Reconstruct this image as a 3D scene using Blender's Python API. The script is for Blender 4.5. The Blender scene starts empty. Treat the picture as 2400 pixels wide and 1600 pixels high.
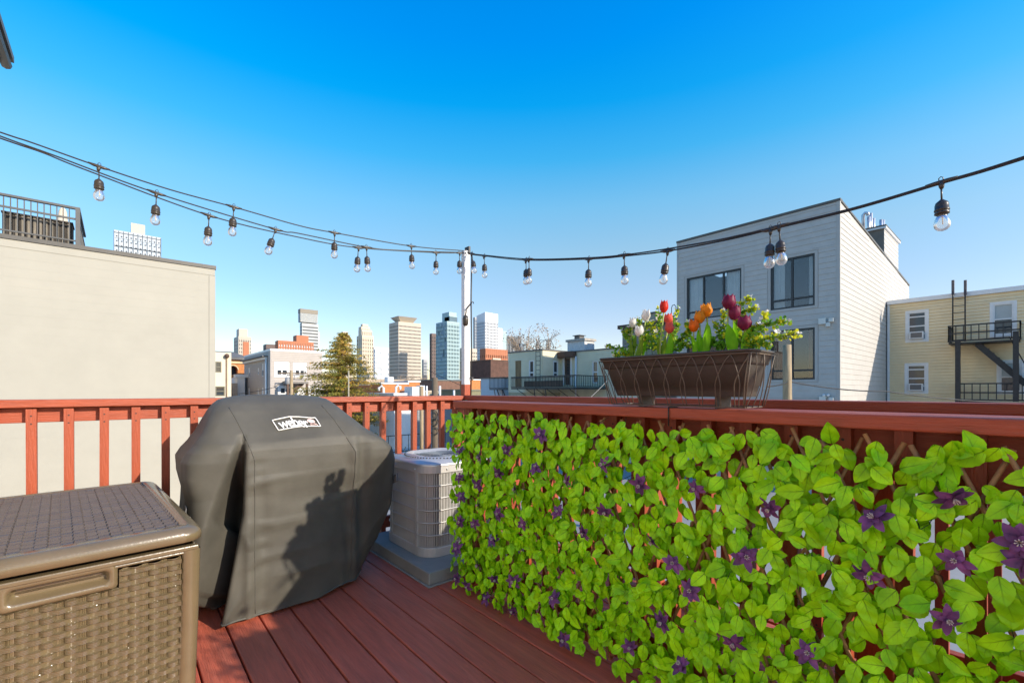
import bpy, bmesh, math, random
import numpy as np
from mathutils import Vector, Matrix, noise as mnoise

# ------------------------------------------------------------------ camera, sky, sun, exposure
SC = bpy.context.scene
COL = SC.collection
E = 1.15                      # eye height above the deck
FPX = 1060.0                  # focal length in photograph pixels
HZ = 914.0                    # horizon row
TH = math.radians(41.02)
CT, ST = math.cos(TH), math.sin(TH)

cam = bpy.data.cameras.new('camera'); camo = bpy.data.objects.new('camera', cam); COL.objects.link(camo)
cam.sensor_width = 36.0; cam.lens = 36.0 * FPX / 2400.0
cam.shift_y = (HZ - 800.0) / 2400.0
cam.clip_start = 0.05; cam.clip_end = 6000
camo.location = (0, 0, E); camo.rotation_euler = (math.pi / 2, 0, -TH)
SC.camera = camo

SUN_D = Vector((-0.42, 1.0, -0.495)).normalized()      # direction the light travels
world = bpy.data.worlds.new('World'); SC.world = world; world.use_nodes = True
wn = world.node_tree.nodes; wl = world.node_tree.links; wn.clear()
w_out = wn.new('ShaderNodeOutputWorld'); w_bg = wn.new('ShaderNodeBackground')
sky = wn.new('ShaderNodeTexSky'); sky.sky_type = 'NISHITA'; sky.sun_disc = False
sky.sun_elevation = math.asin(-SUN_D.z); sky.sun_rotation = math.atan2(-SUN_D.x, -SUN_D.y)
sky.altitude = 0; sky.air_density = 1.0; sky.dust_density = 0.6; sky.ozone_density = 3.0
EXPO = 1.2
w_tc = wn.new('ShaderNodeTexCoord'); w_sep = wn.new('ShaderNodeSeparateXYZ'); wl.new(w_tc.outputs['Generated'], w_sep.inputs[0])
w_rp = wn.new('ShaderNodeValToRGB'); cr_ = w_rp.color_ramp; cr_.interpolation = 'LINEAR'
STOPS = [(0.0,(.36,.09,.0)), (.125,(.33,.09,.0)), (.284,(.27,.22,.08)), (.37,(.17,.25,.225)), (.45,(.045,.215,.325)), (.53,(.0,.165,.395)), (.61,(.0,.115,.445)), (.74,(.0,.07,.40))]
while len(cr_.elements) < len(STOPS): cr_.elements.new(.5)
for e_, (p_, c_) in zip(cr_.elements, STOPS): e_.position = p_; e_.color = (*c_, 1)
wl.new(w_sep.outputs[2], w_rp.inputs['Fac'])
w_sc = wn.new('ShaderNodeVectorMath'); w_sc.operation = 'SCALE'; w_sc.inputs['Scale'].default_value = 1.0 / (.15 * 2**EXPO)
wl.new(w_rp.outputs[0], w_sc.inputs[0])
w_hs = wn.new('ShaderNodeHueSaturation'); w_hs.inputs['Saturation'].default_value = 1.42; w_hs.inputs['Hue'].default_value = 0.490
w_hs.inputs['Value'].default_value = .58
wl.new(sky.outputs[0], w_hs.inputs['Color'])
w_ad = wn.new('ShaderNodeVectorMath'); w_ad.operation = 'ADD'
wl.new(w_hs.outputs[0], w_ad.inputs[0]); wl.new(w_sc.outputs[0], w_ad.inputs[1]); wl.new(w_ad.outputs[0], w_bg.inputs['Color'])
w_bg.inputs['Strength'].default_value = 0.15
wl.new(w_bg.outputs[0], w_out.inputs['Surface'])
sl = bpy.data.lights.new('sun', 'SUN'); slo = bpy.data.objects.new('sun', sl); COL.objects.link(slo)
sl.energy = 2.65; sl.angle = math.radians(0.55); sl.color = (1.0, 0.89, 0.75)
slo.rotation_euler = SUN_D.to_track_quat('-Z', 'Y').to_euler(); slo.location = (0, -10, 12)
SC.view_settings.view_transform = 'Standard'; SC.view_settings.look = 'None'
SC.view_settings.gamma = 1.0; SC.view_settings.use_curve_mapping = False
SC.view_settings.exposure = EXPO
SC.render.engine = 'CYCLES'
SC.cycles.max_bounces = 8; SC.cycles.transparent_max_bounces = 12
SC.cycles.use_denoising = True; SC.cycles.sample_clamp_direct = 10; SC.cycles.sample_clamp_indirect = 5

rnd = random.Random(7)

# ------------------------------------------------------------------ pixel -> world helpers
def ab(px):
    s = (px - 1200.0) / FPX
    return CT * s + ST, CT - ST * s
def ony(px, y0):              # on the plane y = y0 -> x, depth
    a, b = ab(px); Y = y0 / b; return a * Y, Y
def onx(px, x0):
    a, b = ab(px); Y = x0 / a; return b * Y, Y
def zof(py, Y): return E + (HZ - py) / FPX * Y
def at(px, py, Y):
    a, b = ab(px); return Vector((a * Y, b * Y, zof(py, Y)))
def Py(px, py, y0):
    x, Y = ony(px, y0); return Vector((x, y0, zof(py, Y)))
def Px(px, py, x0):
    y, Y = onx(px, x0); return Vector((x0, y, zof(py, Y)))

# ------------------------------------------------------------------ object helpers
WM = {}
def tag(o, label=None, cat=None, group=None, kind=None):
    if label: o['label'] = label
    if cat: o['category'] = cat
    if group: o['group'] = group
    if kind: o['kind'] = kind
    return o
def empty(name, loc, label=None, cat=None, group=None, kind=None, rotz=0.0):
    o = bpy.data.objects.new(name, None); COL.objects.link(o)
    o.empty_display_size = 0.1
    M = Matrix.Translation(Vector(loc)) @ Matrix.Rotation(rotz, 4, 'Z')
    o.matrix_basis = M; WM[o] = M
    return tag(o, label, cat, group, kind)

class MB:
    def __init__(s): s.v = []; s.f = []; s.uv = None; s.sm = []
    def add(s, vs, fs, smooth=False):
        n = len(s.v); s.v.extend([tuple(p) for p in vs])
        s.f.extend([tuple(i + n for i in f) for f in fs]); s.sm.extend([smooth] * len(fs))
        return s
    def box(s, x0, x1, y0, y1, z0, z1):
        return s.add([(x0,y0,z0),(x1,y0,z0),(x1,y1,z0),(x0,y1,z0),(x0,y0,z1),(x1,y0,z1),(x1,y1,z1),(x0,y1,z1)],
              [(0,3,2,1),(4,5,6,7),(0,1,5,4),(1,2,6,5),(2,3,7,6),(3,0,4,7)])
    def bar(s, p, q, w, h, up=(0,0,1)):        # square bar from p to q
        p = Vector(p); q = Vector(q); d = (q - p).normalized(); up = Vector(up)
        if abs(d.dot(up)) > .99: up = Vector((1,0,0))
        a = d.cross(up).normalized(); b = a.cross(d)
        a *= w/2; b *= h/2
        return s.add([p-a-b,p+a-b,p+a+b,p-a+b,q-a-b,q+a-b,q+a+b,q-a+b],
              [(0,1,2,3),(7,6,5,4),(0,4,5,1),(1,5,6,2),(2,6,7,3),(3,7,4,0)])
    def tube(s, pts, r, n=6, cap=True, smooth=True):
        pts = [Vector(p) for p in pts]; rs = r if isinstance(r, (list, tuple)) else [r] * len(pts)
        vs = []; fs = []; ref = None
        for i, p in enumerate(pts):
            d = (pts[min(i+1, len(pts)-1)] - pts[max(i-1, 0)])
            d = d.normalized() if d.length > 1e-9 else Vector((0,0,1))
            if ref is None:
                ref = Vector((0,0,1)) if abs(d.z) < .9 else Vector((1,0,0))
            a = d.cross(ref)
            if a.length < 1e-6: a = d.cross(Vector((0,1,0)))
            a.normalize(); b = d.cross(a).normalized(); ref = a.cross(d) if False else ref
            for k in range(n):
                t = 2*math.pi*k/n
                vs.append(p + rs[i]*(math.cos(t)*a + math.sin(t)*b))
        for i in range(len(pts)-1):
            for k in range(n):
                fs.append((i*n+k, i*n+(k+1)%n, (i+1)*n+(k+1)%n, (i+1)*n+k))
        s.add(vs, fs, smooth)
        if cap:
            m = len(s.v) - len(vs)
            s.f.append(tuple(m+k for k in range(n-1,-1,-1))); s.sm.append(False)
            e = m + (len(pts)-1)*n
            s.f.append(tuple(e+k for k in range(n))); s.sm.append(False)
        return s
    def lathe(s, prof, c=(0,0,0), n=12, axis=None, smooth=True):   # prof: (r, z) list; axis: Matrix
        vs = []; fs = []
        for r, z in prof:
            for k in range(n):
                t = 2*math.pi*k/n; p = Vector((r*math.cos(t), r*math.sin(t), z))
                if axis is not None: p = axis @ p
                vs.append(p + Vector(c))
        for i in range(len(prof)-1):
            for k in range(n):
                fs.append((i*n+k, i*n+(k+1)%n, (i+1)*n+(k+1)%n, (i+1)*n+k))
        return s.add(vs, fs, smooth)
    def prism(s, poly, z0, z1):                # poly: ccw xy list
        n = len(poly)
        vs = [(x,y,z0) for x,y in poly] + [(x,y,z1) for x,y in poly]
        fs = [tuple(range(n-1,-1,-1)), tuple(range(n,2*n))] + [(i,(i+1)%n,n+(i+1)%n,n+i) for i in range(n)]
        return s.add(vs, fs)
    def grid(s, P, smooth=True):               # P: list of rows of points
        R = len(P); C = len(P[0])
        vs = [p for row in P for p in row]
        fs = [(i*C+j, i*C+j+1, (i+1)*C+j+1, (i+1)*C+j) for i in range(R-1) for j in range(C-1)]
        return s.add(vs, fs, smooth)
    def mesh(s, name, m, inv=None):
        me = bpy.data.meshes.new(name)
        vs = s.v if inv is None else [inv @ Vector(p) for p in s.v]
        me.from_pydata([tuple(p) for p in vs], [], s.f)
        me.polygons.foreach_set('use_smooth', s.sm)
        if m is not None:
            for mm in (m if isinstance(m, (list, tuple)) else [m]): me.materials.append(mm)
        if s.uv is not None:
            ul = me.uv_layers.new(name='UVMap')
            li = np.zeros(len(me.loops), dtype=np.int32); me.loops.foreach_get('vertex_index', li)
            ul.data.foreach_set('uv', np.array(s.uv, dtype=np.float32)[li].ravel())
        me.update()
        return me
    def build(s, name, m, parent=None, bevel=0.0, seg=2, kind=None, label=None, origin=None):
        if parent is not None:
            W = WM[parent]; me = s.mesh(name, m, W.inverted())
            o = bpy.data.objects.new(name, me); COL.objects.link(o); o.parent = parent
            WM[o] = W
        else:
            a = np.array(s.v)
            c = Vector(origin) if origin is not None else Vector(((a[:,0].min()+a[:,0].max())/2, (a[:,1].min()+a[:,1].max())/2, a[:,2].min()))
            W = Matrix.Translation(c); me = s.mesh(name, m, W.inverted())
            o = bpy.data.objects.new(name, me); COL.objects.link(o); o.matrix_basis = W; WM[o] = W
        if bevel > 0:
            b = o.modifiers.new('bevel', 'BEVEL'); b.width = bevel; b.segments = seg; b.limit_method = 'ANGLE'
        if kind: o['kind'] = kind
        if label: o['label'] = label
        return o
def inst(name, me, parent, Mworld, bevel=0.0):      # a piece that shares mesh data
    o = bpy.data.objects.new(name, me); COL.objects.link(o); o.parent = parent
    o.matrix_basis = WM[parent].inverted() @ Mworld; WM[o] = Mworld
    if bevel:
        b = o.modifiers.new('bevel', 'BEVEL'); b.width = bevel; b.segments = 1; b.limit_method = 'ANGLE'
    return o
def copy_tree(o, parent=None):
    c = o.copy(); COL.objects.link(c)
    if parent is not None: c.parent = parent
    for ch in [x for x in o.children]: copy_tree(ch, c)
    return c

# ------------------------------------------------------------------ materials
def lin(h):
    h = h.lstrip('#'); out = []
    for i in (0, 2, 4):
        c = int(h[i:i+2], 16) / 255.0
        out.append(c/12.92 if c <= .04045 else ((c+.055)/1.055)**2.4)
    return tuple(out)
def mat(name, col, rough=.6, var=.12, scale=6.0, bump=0.0, bscale=40.0, stretch=(1,1,1), metal=0.0, spec=.5, spots=0.0, obj=True, var2=None):
    m = bpy.data.materials.new(name); m.use_nodes = True
    nt = m.node_tree; N = nt.nodes; L = nt.links
    b = N['Principled BSDF']; b.inputs['Roughness'].default_value = rough; b.inputs['Metallic'].default_value = metal
    b.inputs['Specular IOR Level'].default_value = spec
    if isinstance(col, str): col = lin(col)
    if obj:
        tc = N.new('ShaderNodeTexCoord'); src = tc.outputs['Object']
    else:
        tc = N.new('ShaderNodeNewGeometry'); src = tc.outputs['Position']
    mp = N.new('ShaderNodeMapping'); mp.inputs['Scale'].default_value = stretch; L.new(src, mp.inputs['Vector'])
    nz = N.new('ShaderNodeTexNoise'); nz.inputs['Scale'].default_value = scale; nz.inputs['Detail'].default_value = 5; nz.inputs['Roughness'].default_value = .62
    L.new(mp.outputs[0], nz.inputs['Vector'])
    mr = N.new('ShaderNodeMapRange'); mr.inputs['From Min'].default_value = .3; mr.inputs['From Max'].default_value = .7
    mr.inputs['To Min'].default_value = 1 - var; mr.inputs['To Max'].default_value = 1 + var
    L.new(nz.outputs['Fac'], mr.inputs['Value'])
    mx = N.new('ShaderNodeMix'); mx.data_type = 'RGBA'; mx.blend_type = 'MULTIPLY'; mx.inputs[0].default_value = 1
    mx.inputs[6].default_value = (*col, 1); L.new(mr.outputs[0], mx.inputs[7])
    last = mx.outputs[2]
    if spots > 0:                                   # worn patches
        n2 = N.new('ShaderNodeTexNoise'); n2.inputs['Scale'].default_value = scale*.35; n2.inputs['Detail'].default_value = 8
        n2.inputs['Roughness'].default_value = .7
        L.new(mp.outputs[0], n2.inputs['Vector'])
        r2 = N.new('ShaderNodeMapRange'); r2.inputs['From Min'].default_value = .52; r2.inputs['From Max'].default_value = .75
        r2.inputs['To Max'].default_value = spots; L.new(n2.outputs['Fac'], r2.inputs['Value'])
        m2 = N.new('ShaderNodeMix'); m2.data_type = 'RGBA'; L.new(r2.outputs[0], m2.inputs[0]); L.new(last, m2.inputs[6])
        c2 = var2 if var2 else tuple(c*.45 for c in col); m2.inputs[7].default_value = (*c2, 1)
        last = m2.outputs[2]
    L.new(last, b.inputs['Base Color'])
    if bump > 0:
        n3 = N.new('ShaderNodeTexNoise'); n3.inputs['Scale'].default_value = bscale; n3.inputs['Detail'].default_value = 6
        L.new(mp.outputs[0], n3.inputs['Vector'])
        bp = N.new('ShaderNodeBump'); bp.inputs['Strength'].default_value = bump; bp.inputs['Distance'].default_value = .01
        L.new(n3.outputs['Fac'], bp.inputs['Height']); L.new(bp.outputs[0], b.inputs['Normal'])
    return m
def thin_mat(name, col, trans=.45, rough=.5, var=.18, scale=14.0, vein=False, tcol=None):
    m = bpy.data.materials.new(name); m.use_nodes = True
    nt = m.node_tree; N = nt.nodes; L = nt.links
    b = N['Principled BSDF']; b.inputs['Roughness'].default_value = rough; b.inputs['Specular IOR Level'].default_value = .2
    if isinstance(col, str): col = lin(col)
    ge = N.new('ShaderNodeNewGeometry')
    nz = N.new('ShaderNodeTexNoise'); nz.inputs['Scale'].default_value = scale; nz.inputs['Detail'].default_value = 2
    L.new(ge.outputs['Position'], nz.inputs['Vector'])
    rp = N.new('ShaderNodeValToRGB'); rp.color_ramp.elements[0].position = .3; rp.color_ramp.elements[1].position = .7
    rp.color_ramp.elements[0].color = (col[0]*(1-var*1.3), col[1]*(1-var), col[2]*(1-var), 1)
    rp.color_ramp.elements[1].color = (min(1, col[0]*(1+var*1.3)), min(1, col[1]*(1+var*.7)), col[2]*(1+var), 1)
    L.new(nz.outputs['Fac'], rp.inputs['Fac']); last = rp.outputs[0]
    if vein:                                        # printed veins from the leaf's own UV
        tc = N.new('ShaderNodeTexCoord'); sp = N.new('ShaderNodeSeparateXYZ'); L.new(tc.outputs['UV'], sp.inputs[0])
        ax = N.new('ShaderNodeMath'); ax.operation = 'ABSOLUTE'; L.new(sp.outputs[0], ax.inputs[0])
        md = N.new('ShaderNodeMapRange'); md.inputs['From Min'].default_value = .0; md.inputs['From Max'].default_value = .05
        md.inputs['To Min'].default_value = 1; md.inputs['To Max'].default_value = 0; L.new(ax.outputs[0], md.inputs['Value'])
        k = N.new('ShaderNodeMath'); k.operation = 'MULTIPLY_ADD'; k.inputs[1].default_value = -0.75; L.new(ax.outputs[0], k.inputs[0]); L.new(sp.outputs[1], k.inputs[2])
        k2 = N.new('ShaderNodeMath'); k2.operation = 'MULTIPLY'; k2.inputs[1].default_value = 5.0; L.new(k.outputs[0], k2.inputs[0])
        fr = N.new('ShaderNodeMath'); fr.operation = 'PINGPONG'; fr.inputs[1].default_value = .5; L.new(k2.outputs[0], fr.inputs[0])
        sd = N.new('ShaderNodeMapRange'); sd.inputs['From Max'].default_value = .07; sd.inputs['To Min'].default_value = .7; sd.inputs['To Max'].default_value = 0
        L.new(fr.outputs[0], sd.inputs['Value'])
        cut = N.new('ShaderNodeMapRange'); cut.inputs['From Min'].default_value = .16; cut.inputs['From Max'].default_value = .34; cut.inputs['To Min'].default_value = 1; cut.inputs['To Max'].default_value = 0
        L.new(ax.outputs[0], cut.inputs['Value'])
        mm = N.new('ShaderNodeMath'); mm.operation = 'MULTIPLY'; L.new(sd.outputs[0], mm.inputs[0]); L.new(cut.outputs[0], mm.inputs[1])
        mxm = N.new('ShaderNodeMath'); mxm.operation = 'MAXIMUM'; L.new(mm.outputs[0], mxm.inputs[0]); L.new(md.outputs[0], mxm.inputs[1])
        vc = N.new('ShaderNodeMapRange'); vc.inputs['From Min'].default_value = .15; vc.inputs['From Max'].default_value = .8   # veins fade at tip
        vc.inputs['To Min'].default_value = .95; vc.inputs['To Max'].default_value = .25; L.new(sp.outputs[1], vc.inputs['Value'])
        m3 = N.new('ShaderNodeMath'); m3.operation = 'MULTIPLY'; L.new(mxm.outputs[0], m3.inputs[0]); L.new(vc.outputs[0], m3.inputs[1])
        mv = N.new('ShaderNodeMix'); mv.data_type = 'RGBA'; L.new(m3.outputs[0], mv.inputs[0]); L.new(last, mv.inputs[6])
        mv.inputs[7].default_value = (col[0]*.22, col[1]*.28, col[2]*.5, 1); last = mv.outputs[2]
    L.new(last, b.inputs['Base Color'])
    tr = N.new('ShaderNodeBsdfTranslucent')
    if tcol is None: L.new(last, tr.inputs['Color'])
    else: tr.inputs['Color'].default_value = (*tcol, 1)
    ms = N.new('ShaderNodeMixShader'); ms.inputs[0].default_value = trans
    L.new(b.outputs[0], ms.inputs[1]); L.new(tr.outputs[0], ms.inputs[2]); L.new(ms.outputs[0], N['Material Output'].inputs['Surface'])
    return m
def glass_mat(name, tint=(.9,.93,.95), refl=1.0, rough=.02, clear=1.0, haze=0.0):
    m = bpy.data.materials.new(name); m.use_nodes = True
    nt = m.node_tree; N = nt.nodes; L = nt.links; N.remove(N['Principled BSDF'])
    tr = N.new('ShaderNodeBsdfTransparent'); tr.inputs['Color'].default_value = (*tint, 1)
    gl = N.new('ShaderNodeBsdfGlossy'); gl.inputs['Roughness'].default_value = rough
    fr = N.new('ShaderNodeFresnel'); fr.inputs['IOR'].default_value = 1.5
    mu = N.new('ShaderNodeMath'); mu.operation = 'MULTIPLY_ADD'; mu.inputs[1].default_value = refl; mu.inputs[2].default_value = 1 - clear; mu.use_clamp = True
    L.new(fr.outputs[0], mu.inputs[0])
    ms = N.new('ShaderNodeMixShader'); L.new(mu.outputs[0], ms.inputs[0]); L.new(tr.outputs[0], ms.inputs[1]); L.new(gl.outputs[0], ms.inputs[2])
    last = ms
    if haze > 0:
        df = N.new('ShaderNodeBsdfDiffuse'); df.inputs['Color'].default_value = (.9,.88,.84,1); tl = N.new('ShaderNodeBsdfTranslucent'); tl.inputs['Color'].default_value = (.9,.88,.84,1)
        ad = N.new('ShaderNodeMixShader'); L.new(df.outputs[0], ad.inputs[1]); L.new(tl.outputs[0], ad.inputs[2])
        m2 = N.new('ShaderNodeMixShader'); m2.inputs[0].default_value = haze; L.new(ms.outputs[0], m2.inputs[1]); L.new(ad.outputs[0], m2.inputs[2]); last = m2
    L.new(last.outputs[0], N['Material Output'].inputs['Surface'])
    return m

RED = (.345, .066, .023)
M = {}
M['red'] = mat('red_stained_wood', RED, .5, .16, 7, .35, 26, (9,.7,9), spots=.25, var2=(.22,.045,.028))
M['redx'] = mat('red_stained_wood_across', RED, .5, .16, 7, .35, 26, (.7,9,9), spots=.25, var2=(.22,.045,.028))
M['screw_dark'] = mat('screw_head', (.05,.02,.015), .5)
M['redz'] = mat('red_stained_wood_upright', RED, .5, .16, 7, .35, 26, (9,9,.7), spots=.2, var2=(.22,.045,.028))
M['deck'] = mat('red_deck_paint', (.52, .118, .066), .5, .2, 6, .4, 24, (7,.6,7), spots=.4, var2=(.56,.21,.14))
M['white'] = mat('white_paint', (.78,.76,.72), .5, .06, 8, .15, 60, spots=.12)
M['black'] = mat('black_rubber', (.022,.019,.016), .45, .1, 20)
M['socket'] = mat('bronze_black_plastic', (.05,.04,.028), .35, .15, 30)
M['iron'] = mat('black_painted_iron', (.022,.02,.02), .5, .3, 6)
M['ground'] = mat('asphalt_lot', (.30,.285,.26), .9, .2, .35, .2, 30, spots=.5, var2=(.13,.125,.12), obj=False)
M['concrete'] = mat('pale_concrete', (.50,.47,.42), .85, .12, 1.2, .2, 30, obj=False)
M['glass_dark'] = mat('dark_window_glass', (.035,.045,.055), .06, .3, .8, spec=.7)
M['bulb_glass'] = glass_mat('bulb_glass', (.985,.98,.97), 1.0, .08, 1.0, .20)
M['pane_glass'] = glass_mat('window_pane_glass', (.85,.88,.9), 1.0, .01, .95)
# ================================================================== LARGE STRUCTURE
GZ = -3.2
g = MB(); g.box(-3000, 3000, -1500, 4000, GZ-1, GZ); tag(g.build('ground', M['ground'], origin=(0,0,GZ)), kind='structure')
p = MB(); p.box(-30, 70, 27.5, 31, GZ, GZ+.12); tag(p.build('pavement', M['concrete']), kind='structure')

# ---- plane helpers: ax 'x' = wall facing -x on plane x=c (u is y); ax 'y' = wall facing -y on plane y=c (u is x)
def pb(mb, ax, c, u0, u1, n0, n1, z0, z1):
    if ax == 'x': mb.box(c-n1, c-n0, u0, u1, z0, z1)
    else: mb.box(u0, u1, c-n1, c-n0, z0, z1)
def clear(u0, u1, holes, z0, z1):
    segs = [(u0, u1)]
    for h0, h1, g0, g1 in holes:
        if g0 < z1-1e-4 and g1 > z0+1e-4:
            out = []
            for s0, s1 in segs:
                if h0 > s0: out.append((s0, min(s1, h0)))
                if h1 < s1: out.append((max(s0, h1), s1))
            segs = [(a, b) for a, b in out if b - a > .02]
    return segs
def wall_panel(root, ax, c, u0, u1, z0, z1, m, holes=(), thick=.25, name='wall'):
    zs = sorted(set([z0, z1] + [min(max(z, z0), z1) for h in holes for z in h[2:]]))
    mb = MB()
    for a, b in zip(zs[:-1], zs[1:]):
        if b - a < 1e-4: continue
        for s0, s1 in clear(u0, u1, holes, a, b): pb(mb, ax, c, s0, s1, -thick, 0, a, b)
    return mb.build(name, m, root)
def course(mb, ax, c, s0, s1, a, b, proud, tilt):
    # one clapboard: bottom edge proud of its top edge
    def P(u, n, z): return (c-n, u, z) if ax == 'x' else (u, c-n, z)
    vs = [P(s0,.001,a),P(s1,.001,a),P(s1,proud,a),P(s0,proud,a),P(s0,.001,b),P(s1,.001,b),P(s1,proud-tilt,b),P(s0,proud-tilt,b)]
    fs = [(0,1,2,3),(7,6,5,4),(3,2,6,7),(1,5,6,2),(0,3,7,4),(0,4,5,1)]
    mb.add(vs, fs)
def siding(root, ax, c, u0, u1, z0, z1, pitch, m, holes=(), single=False, name='siding_board', proud=.022, tilt=.014, top=None, gap=.004):
    mb = MB(); n = int(math.ceil((z1 - z0) / pitch)); out = 0
    for i in range(n):
        a = z0 + i*pitch; b = min(a + pitch - gap, z1)
        cuts = sorted(set([a, b] + [z for h in holes for z in h[2:] if a + .01 < z < b - .01]))
        for q0, q1 in zip(cuts[:-1], cuts[1:]):
            for s0, s1 in clear(u0, u1, holes, q0, q1):
                if top is not None:
                    s1b = s1
                    while s1b > s0 and top(s1b) < q1: s1b -= .1
                    if s1b - s0 < .1: continue
                    s1 = s1b
                t = tilt * (q1-q0)/max(pitch-gap, 1e-3) if q1-q0 < pitch-gap-.01 else tilt
                if single:
                    k = MB(); course(k, ax, c, s0, s1, q0, q1, proud, t); k.build(name, m, root); out += 1
                else: course(mb, ax, c, s0, s1, q0, q1, proud, t)
    if not single: mb.build(name, m, root, kind='stuff')
def window(root, ax, c, u0, u1, z0, z1, fm, gm, vs=(), tz=(), fw=.07, depth=.10, back=.10, sill=None, casing=None, cm=None, cw=.1, curtains=None, cum=None, fullv=True, blind=None, bm=None, dark=None):
    f = MB()
    n0, n1 = -back, -back + depth
    pb(f, ax, c, u0, u0+fw, n0, n1, z0, z1); pb(f, ax, c, u1-fw, u1, n0, n1, z0, z1)
    pb(f, ax, c, u0+fw, u1-fw, n0, n1, z0, z0+fw); pb(f, ax, c, u0+fw, u1-fw, n0, n1, z1-fw, z1)
    us = [u0+fw] + [v for v in vs] + [u1-fw]
    zs = [z0+fw] + list(tz) + [z1-fw]
    for v in vs: pb(f, ax, c, v-fw/2, v+fw/2, n0, n1-.004, z0+fw, z1-fw)
    for t in tz:
        for i in range(len(us)-1):
            a = us[i] + (fw/2 if i > 0 else 0); b = us[i+1] - (fw/2 if i < len(us)-2 else 0)
            pb(f, ax, c, a, b, n0, n1-.008, t-fw/2, t+fw/2)
    w = f.build('window', fm, root)
    for i in range(len(us)-1):
        for j in range(len(zs)-1):
            k = MB(); pb(k, ax, c, us[i], us[i+1], n0+depth*.35, n0+depth*.35+.006, zs[j], zs[j+1]); k.build('pane', gm, w)
    if casing:
        k = MB(); d = .035
        pb(k, ax, c, u0-cw, u0, 0, d, z0-cw, z1+cw); pb(k, ax, c, u1, u1+cw, 0, d, z0-cw, z1+cw)
        pb(k, ax, c, u0, u1, 0, d-.003, z1, z1+cw); pb(k, ax, c, u0, u1, 0, d+.02, z0-cw, z0)
        k.build('casing', casing, w)
    if dark is not None:                       # the dim room behind the pane
        k = MB(); pb(k, ax, c, u0, u1, -back-dark-.02, -back-dark, z0, z1); k.build('room_back', M['room'], w)
    if curtains:
        for a, b in curtains:
            P = []; nn = 26; off = -back - .12
            for zz in (z0+.03, z1-.03):
                row = []
                for i in range(nn+1):
                    u = a + (b-a)*i/nn; n = off + .03*math.sin(i*1.9) + .012*math.sin(i*.7)
                    row.append((c-n, u, zz) if ax == 'x' else (u, c-n, zz))
                P.append(row)
            MB().grid(P).build('curtain', cum, w)
    if blind:
        for a, b, t0 in blind:
            k = MB(); pb(k, ax, c, a, b, n0+depth*.35+.012, n0+depth*.35+.02, t0, z1-fw); k.build('blind', bm, w)
    return w
M['room'] = mat('dim_room', (.035,.035,.04), .9, .2, 1)
M['curtain'] = mat('pale_curtain', (.85,.86,.84), .8, .08, 3)
M['redcurtain'] = mat('brown_red_curtain', (.28,.09,.06), .8, .15, 3)
M['black_frame'] = mat('black_window_frame', (.025,.028,.03), .4, .1, 5)
M['white_frame'] = mat('white_window_frame', (.74,.73,.70), .5, .05, 5)
M['grey_siding'] = mat('grey_clapboard', (.47,.445,.40), .65, .06, 2.5, .12, 50, spots=.08)
M['grey_trim'] = mat('grey_corner_trim', (.43,.41,.37), .65, .05, 3)
M['coping'] = mat('dark_bronze_coping', (.10,.09,.075), .5, .15, 2)
M['cream_siding'] = mat('cream_clapboard', (.385,.36,.295), .75, .04, 1.2, .1, 30, spots=.06)
M['yellow_siding'] = mat('yellow_clapboard', (.80,.64,.385), .7, .07, 1.5, .1, 30, spots=.15, var2=(.5,.33,.16))
M['green_siding'] = mat('pale_green_clapboard', (.66,.61,.43), .75, .08, 1.2, .1, 30, spots=.12)
M['brown'] = mat('brown_painted_wood', (.10,.055,.035), .7, .2, 4)
M['taupe_siding'] = mat('taupe_clapboard', (.45,.40,.35), .75, .06, 1.2, .1, 30, spots=.08)
M['steel'] = mat('galvanised_pipe', (.62,.62,.63), .35, .12, 5, metal=.5)
M['roof'] = mat('grey_roof_felt', (.14,.135,.13), .9, .2, 1)
M['ac_white'] = mat('window_unit_white', (.7,.69,.66), .5, .05, 9)
M['brickw'] = mat('white_washed_brick', (.62,.60,.57), .8, .15, 6, .4, 18)

# ------------------------------------------------------------------ grey modern house (right)
GX, GY0, GY1 = 22.0, 5.11, 12.15; GTOP = 8.9; GXB = 37.7
gh = empty('modern_house', (GX, (GY0+GY1)/2, GZ), 'grey clapboard modern house with large black framed windows and vent pipes on its roof', 'house')
def yr(p0, p1):
    a = onx(p0, GX)[0]; b = onx(p1, GX)[0]; return min(a, b), max(a, b)
wa = yr(1609.8, 1738); wb = yr(1806.4, 1910)
GW = [(wa[0], wa[1], 4.70, 6.87), (wb[0], wb[1], 4.70, 6.89), (wa[0], wa[1], 1.60, 3.78), (wb[0], wb[1], 1.60, 3.78), (wa[0], wa[1], -1.5, .70), (wb[0], wb[1], -1.5, .70)]
GH = [(a-.02, b+.02, c-.02, d+.02) for a, b, c, d in GW]
wall_panel(gh, 'x', GX, GY0+.26, GY1, GZ, GTOP-.1, M['grey_trim'], GH, .25)
siding(gh, 'x', GX, GY0+.10, GY1-.10, GZ, GTOP-.12, .2285, M['grey_siding'], [(a-.13, b+.13, c-.13, d+.13) for a, b, c, d in GW], single=True)
def groof(x): return GTOP - (x - GX) * (GTOP - 7.82) / (GXB - GX)
k = MB()   # side wall (facing -y) with a falling roof line, plus back walls
k.add([(GX,GY0,GZ),(GXB,GY0,GZ),(GXB,GY0,groof(GXB)-.1),(GX,GY0,GTOP-.1),(GX,GY0+.25,GZ),(GXB,GY0+.25,GZ),(GXB,GY0+.25,groof(GXB)-.1),(GX,GY0+.25,GTOP-.1)],
      [(0,1,2,3),(7,6,5,4),(0,3,7,4),(1,5,6,2),(3,2,6,7),(0,4,5,1)])
k.build('side_wall', M['grey_trim'], gh)
siding(gh, 'y', GY0, GX+.10, GXB, GZ, GTOP-.12, .2285, M['grey_siding'], single=True, top=lambda x: groof(x)-.1)
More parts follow.
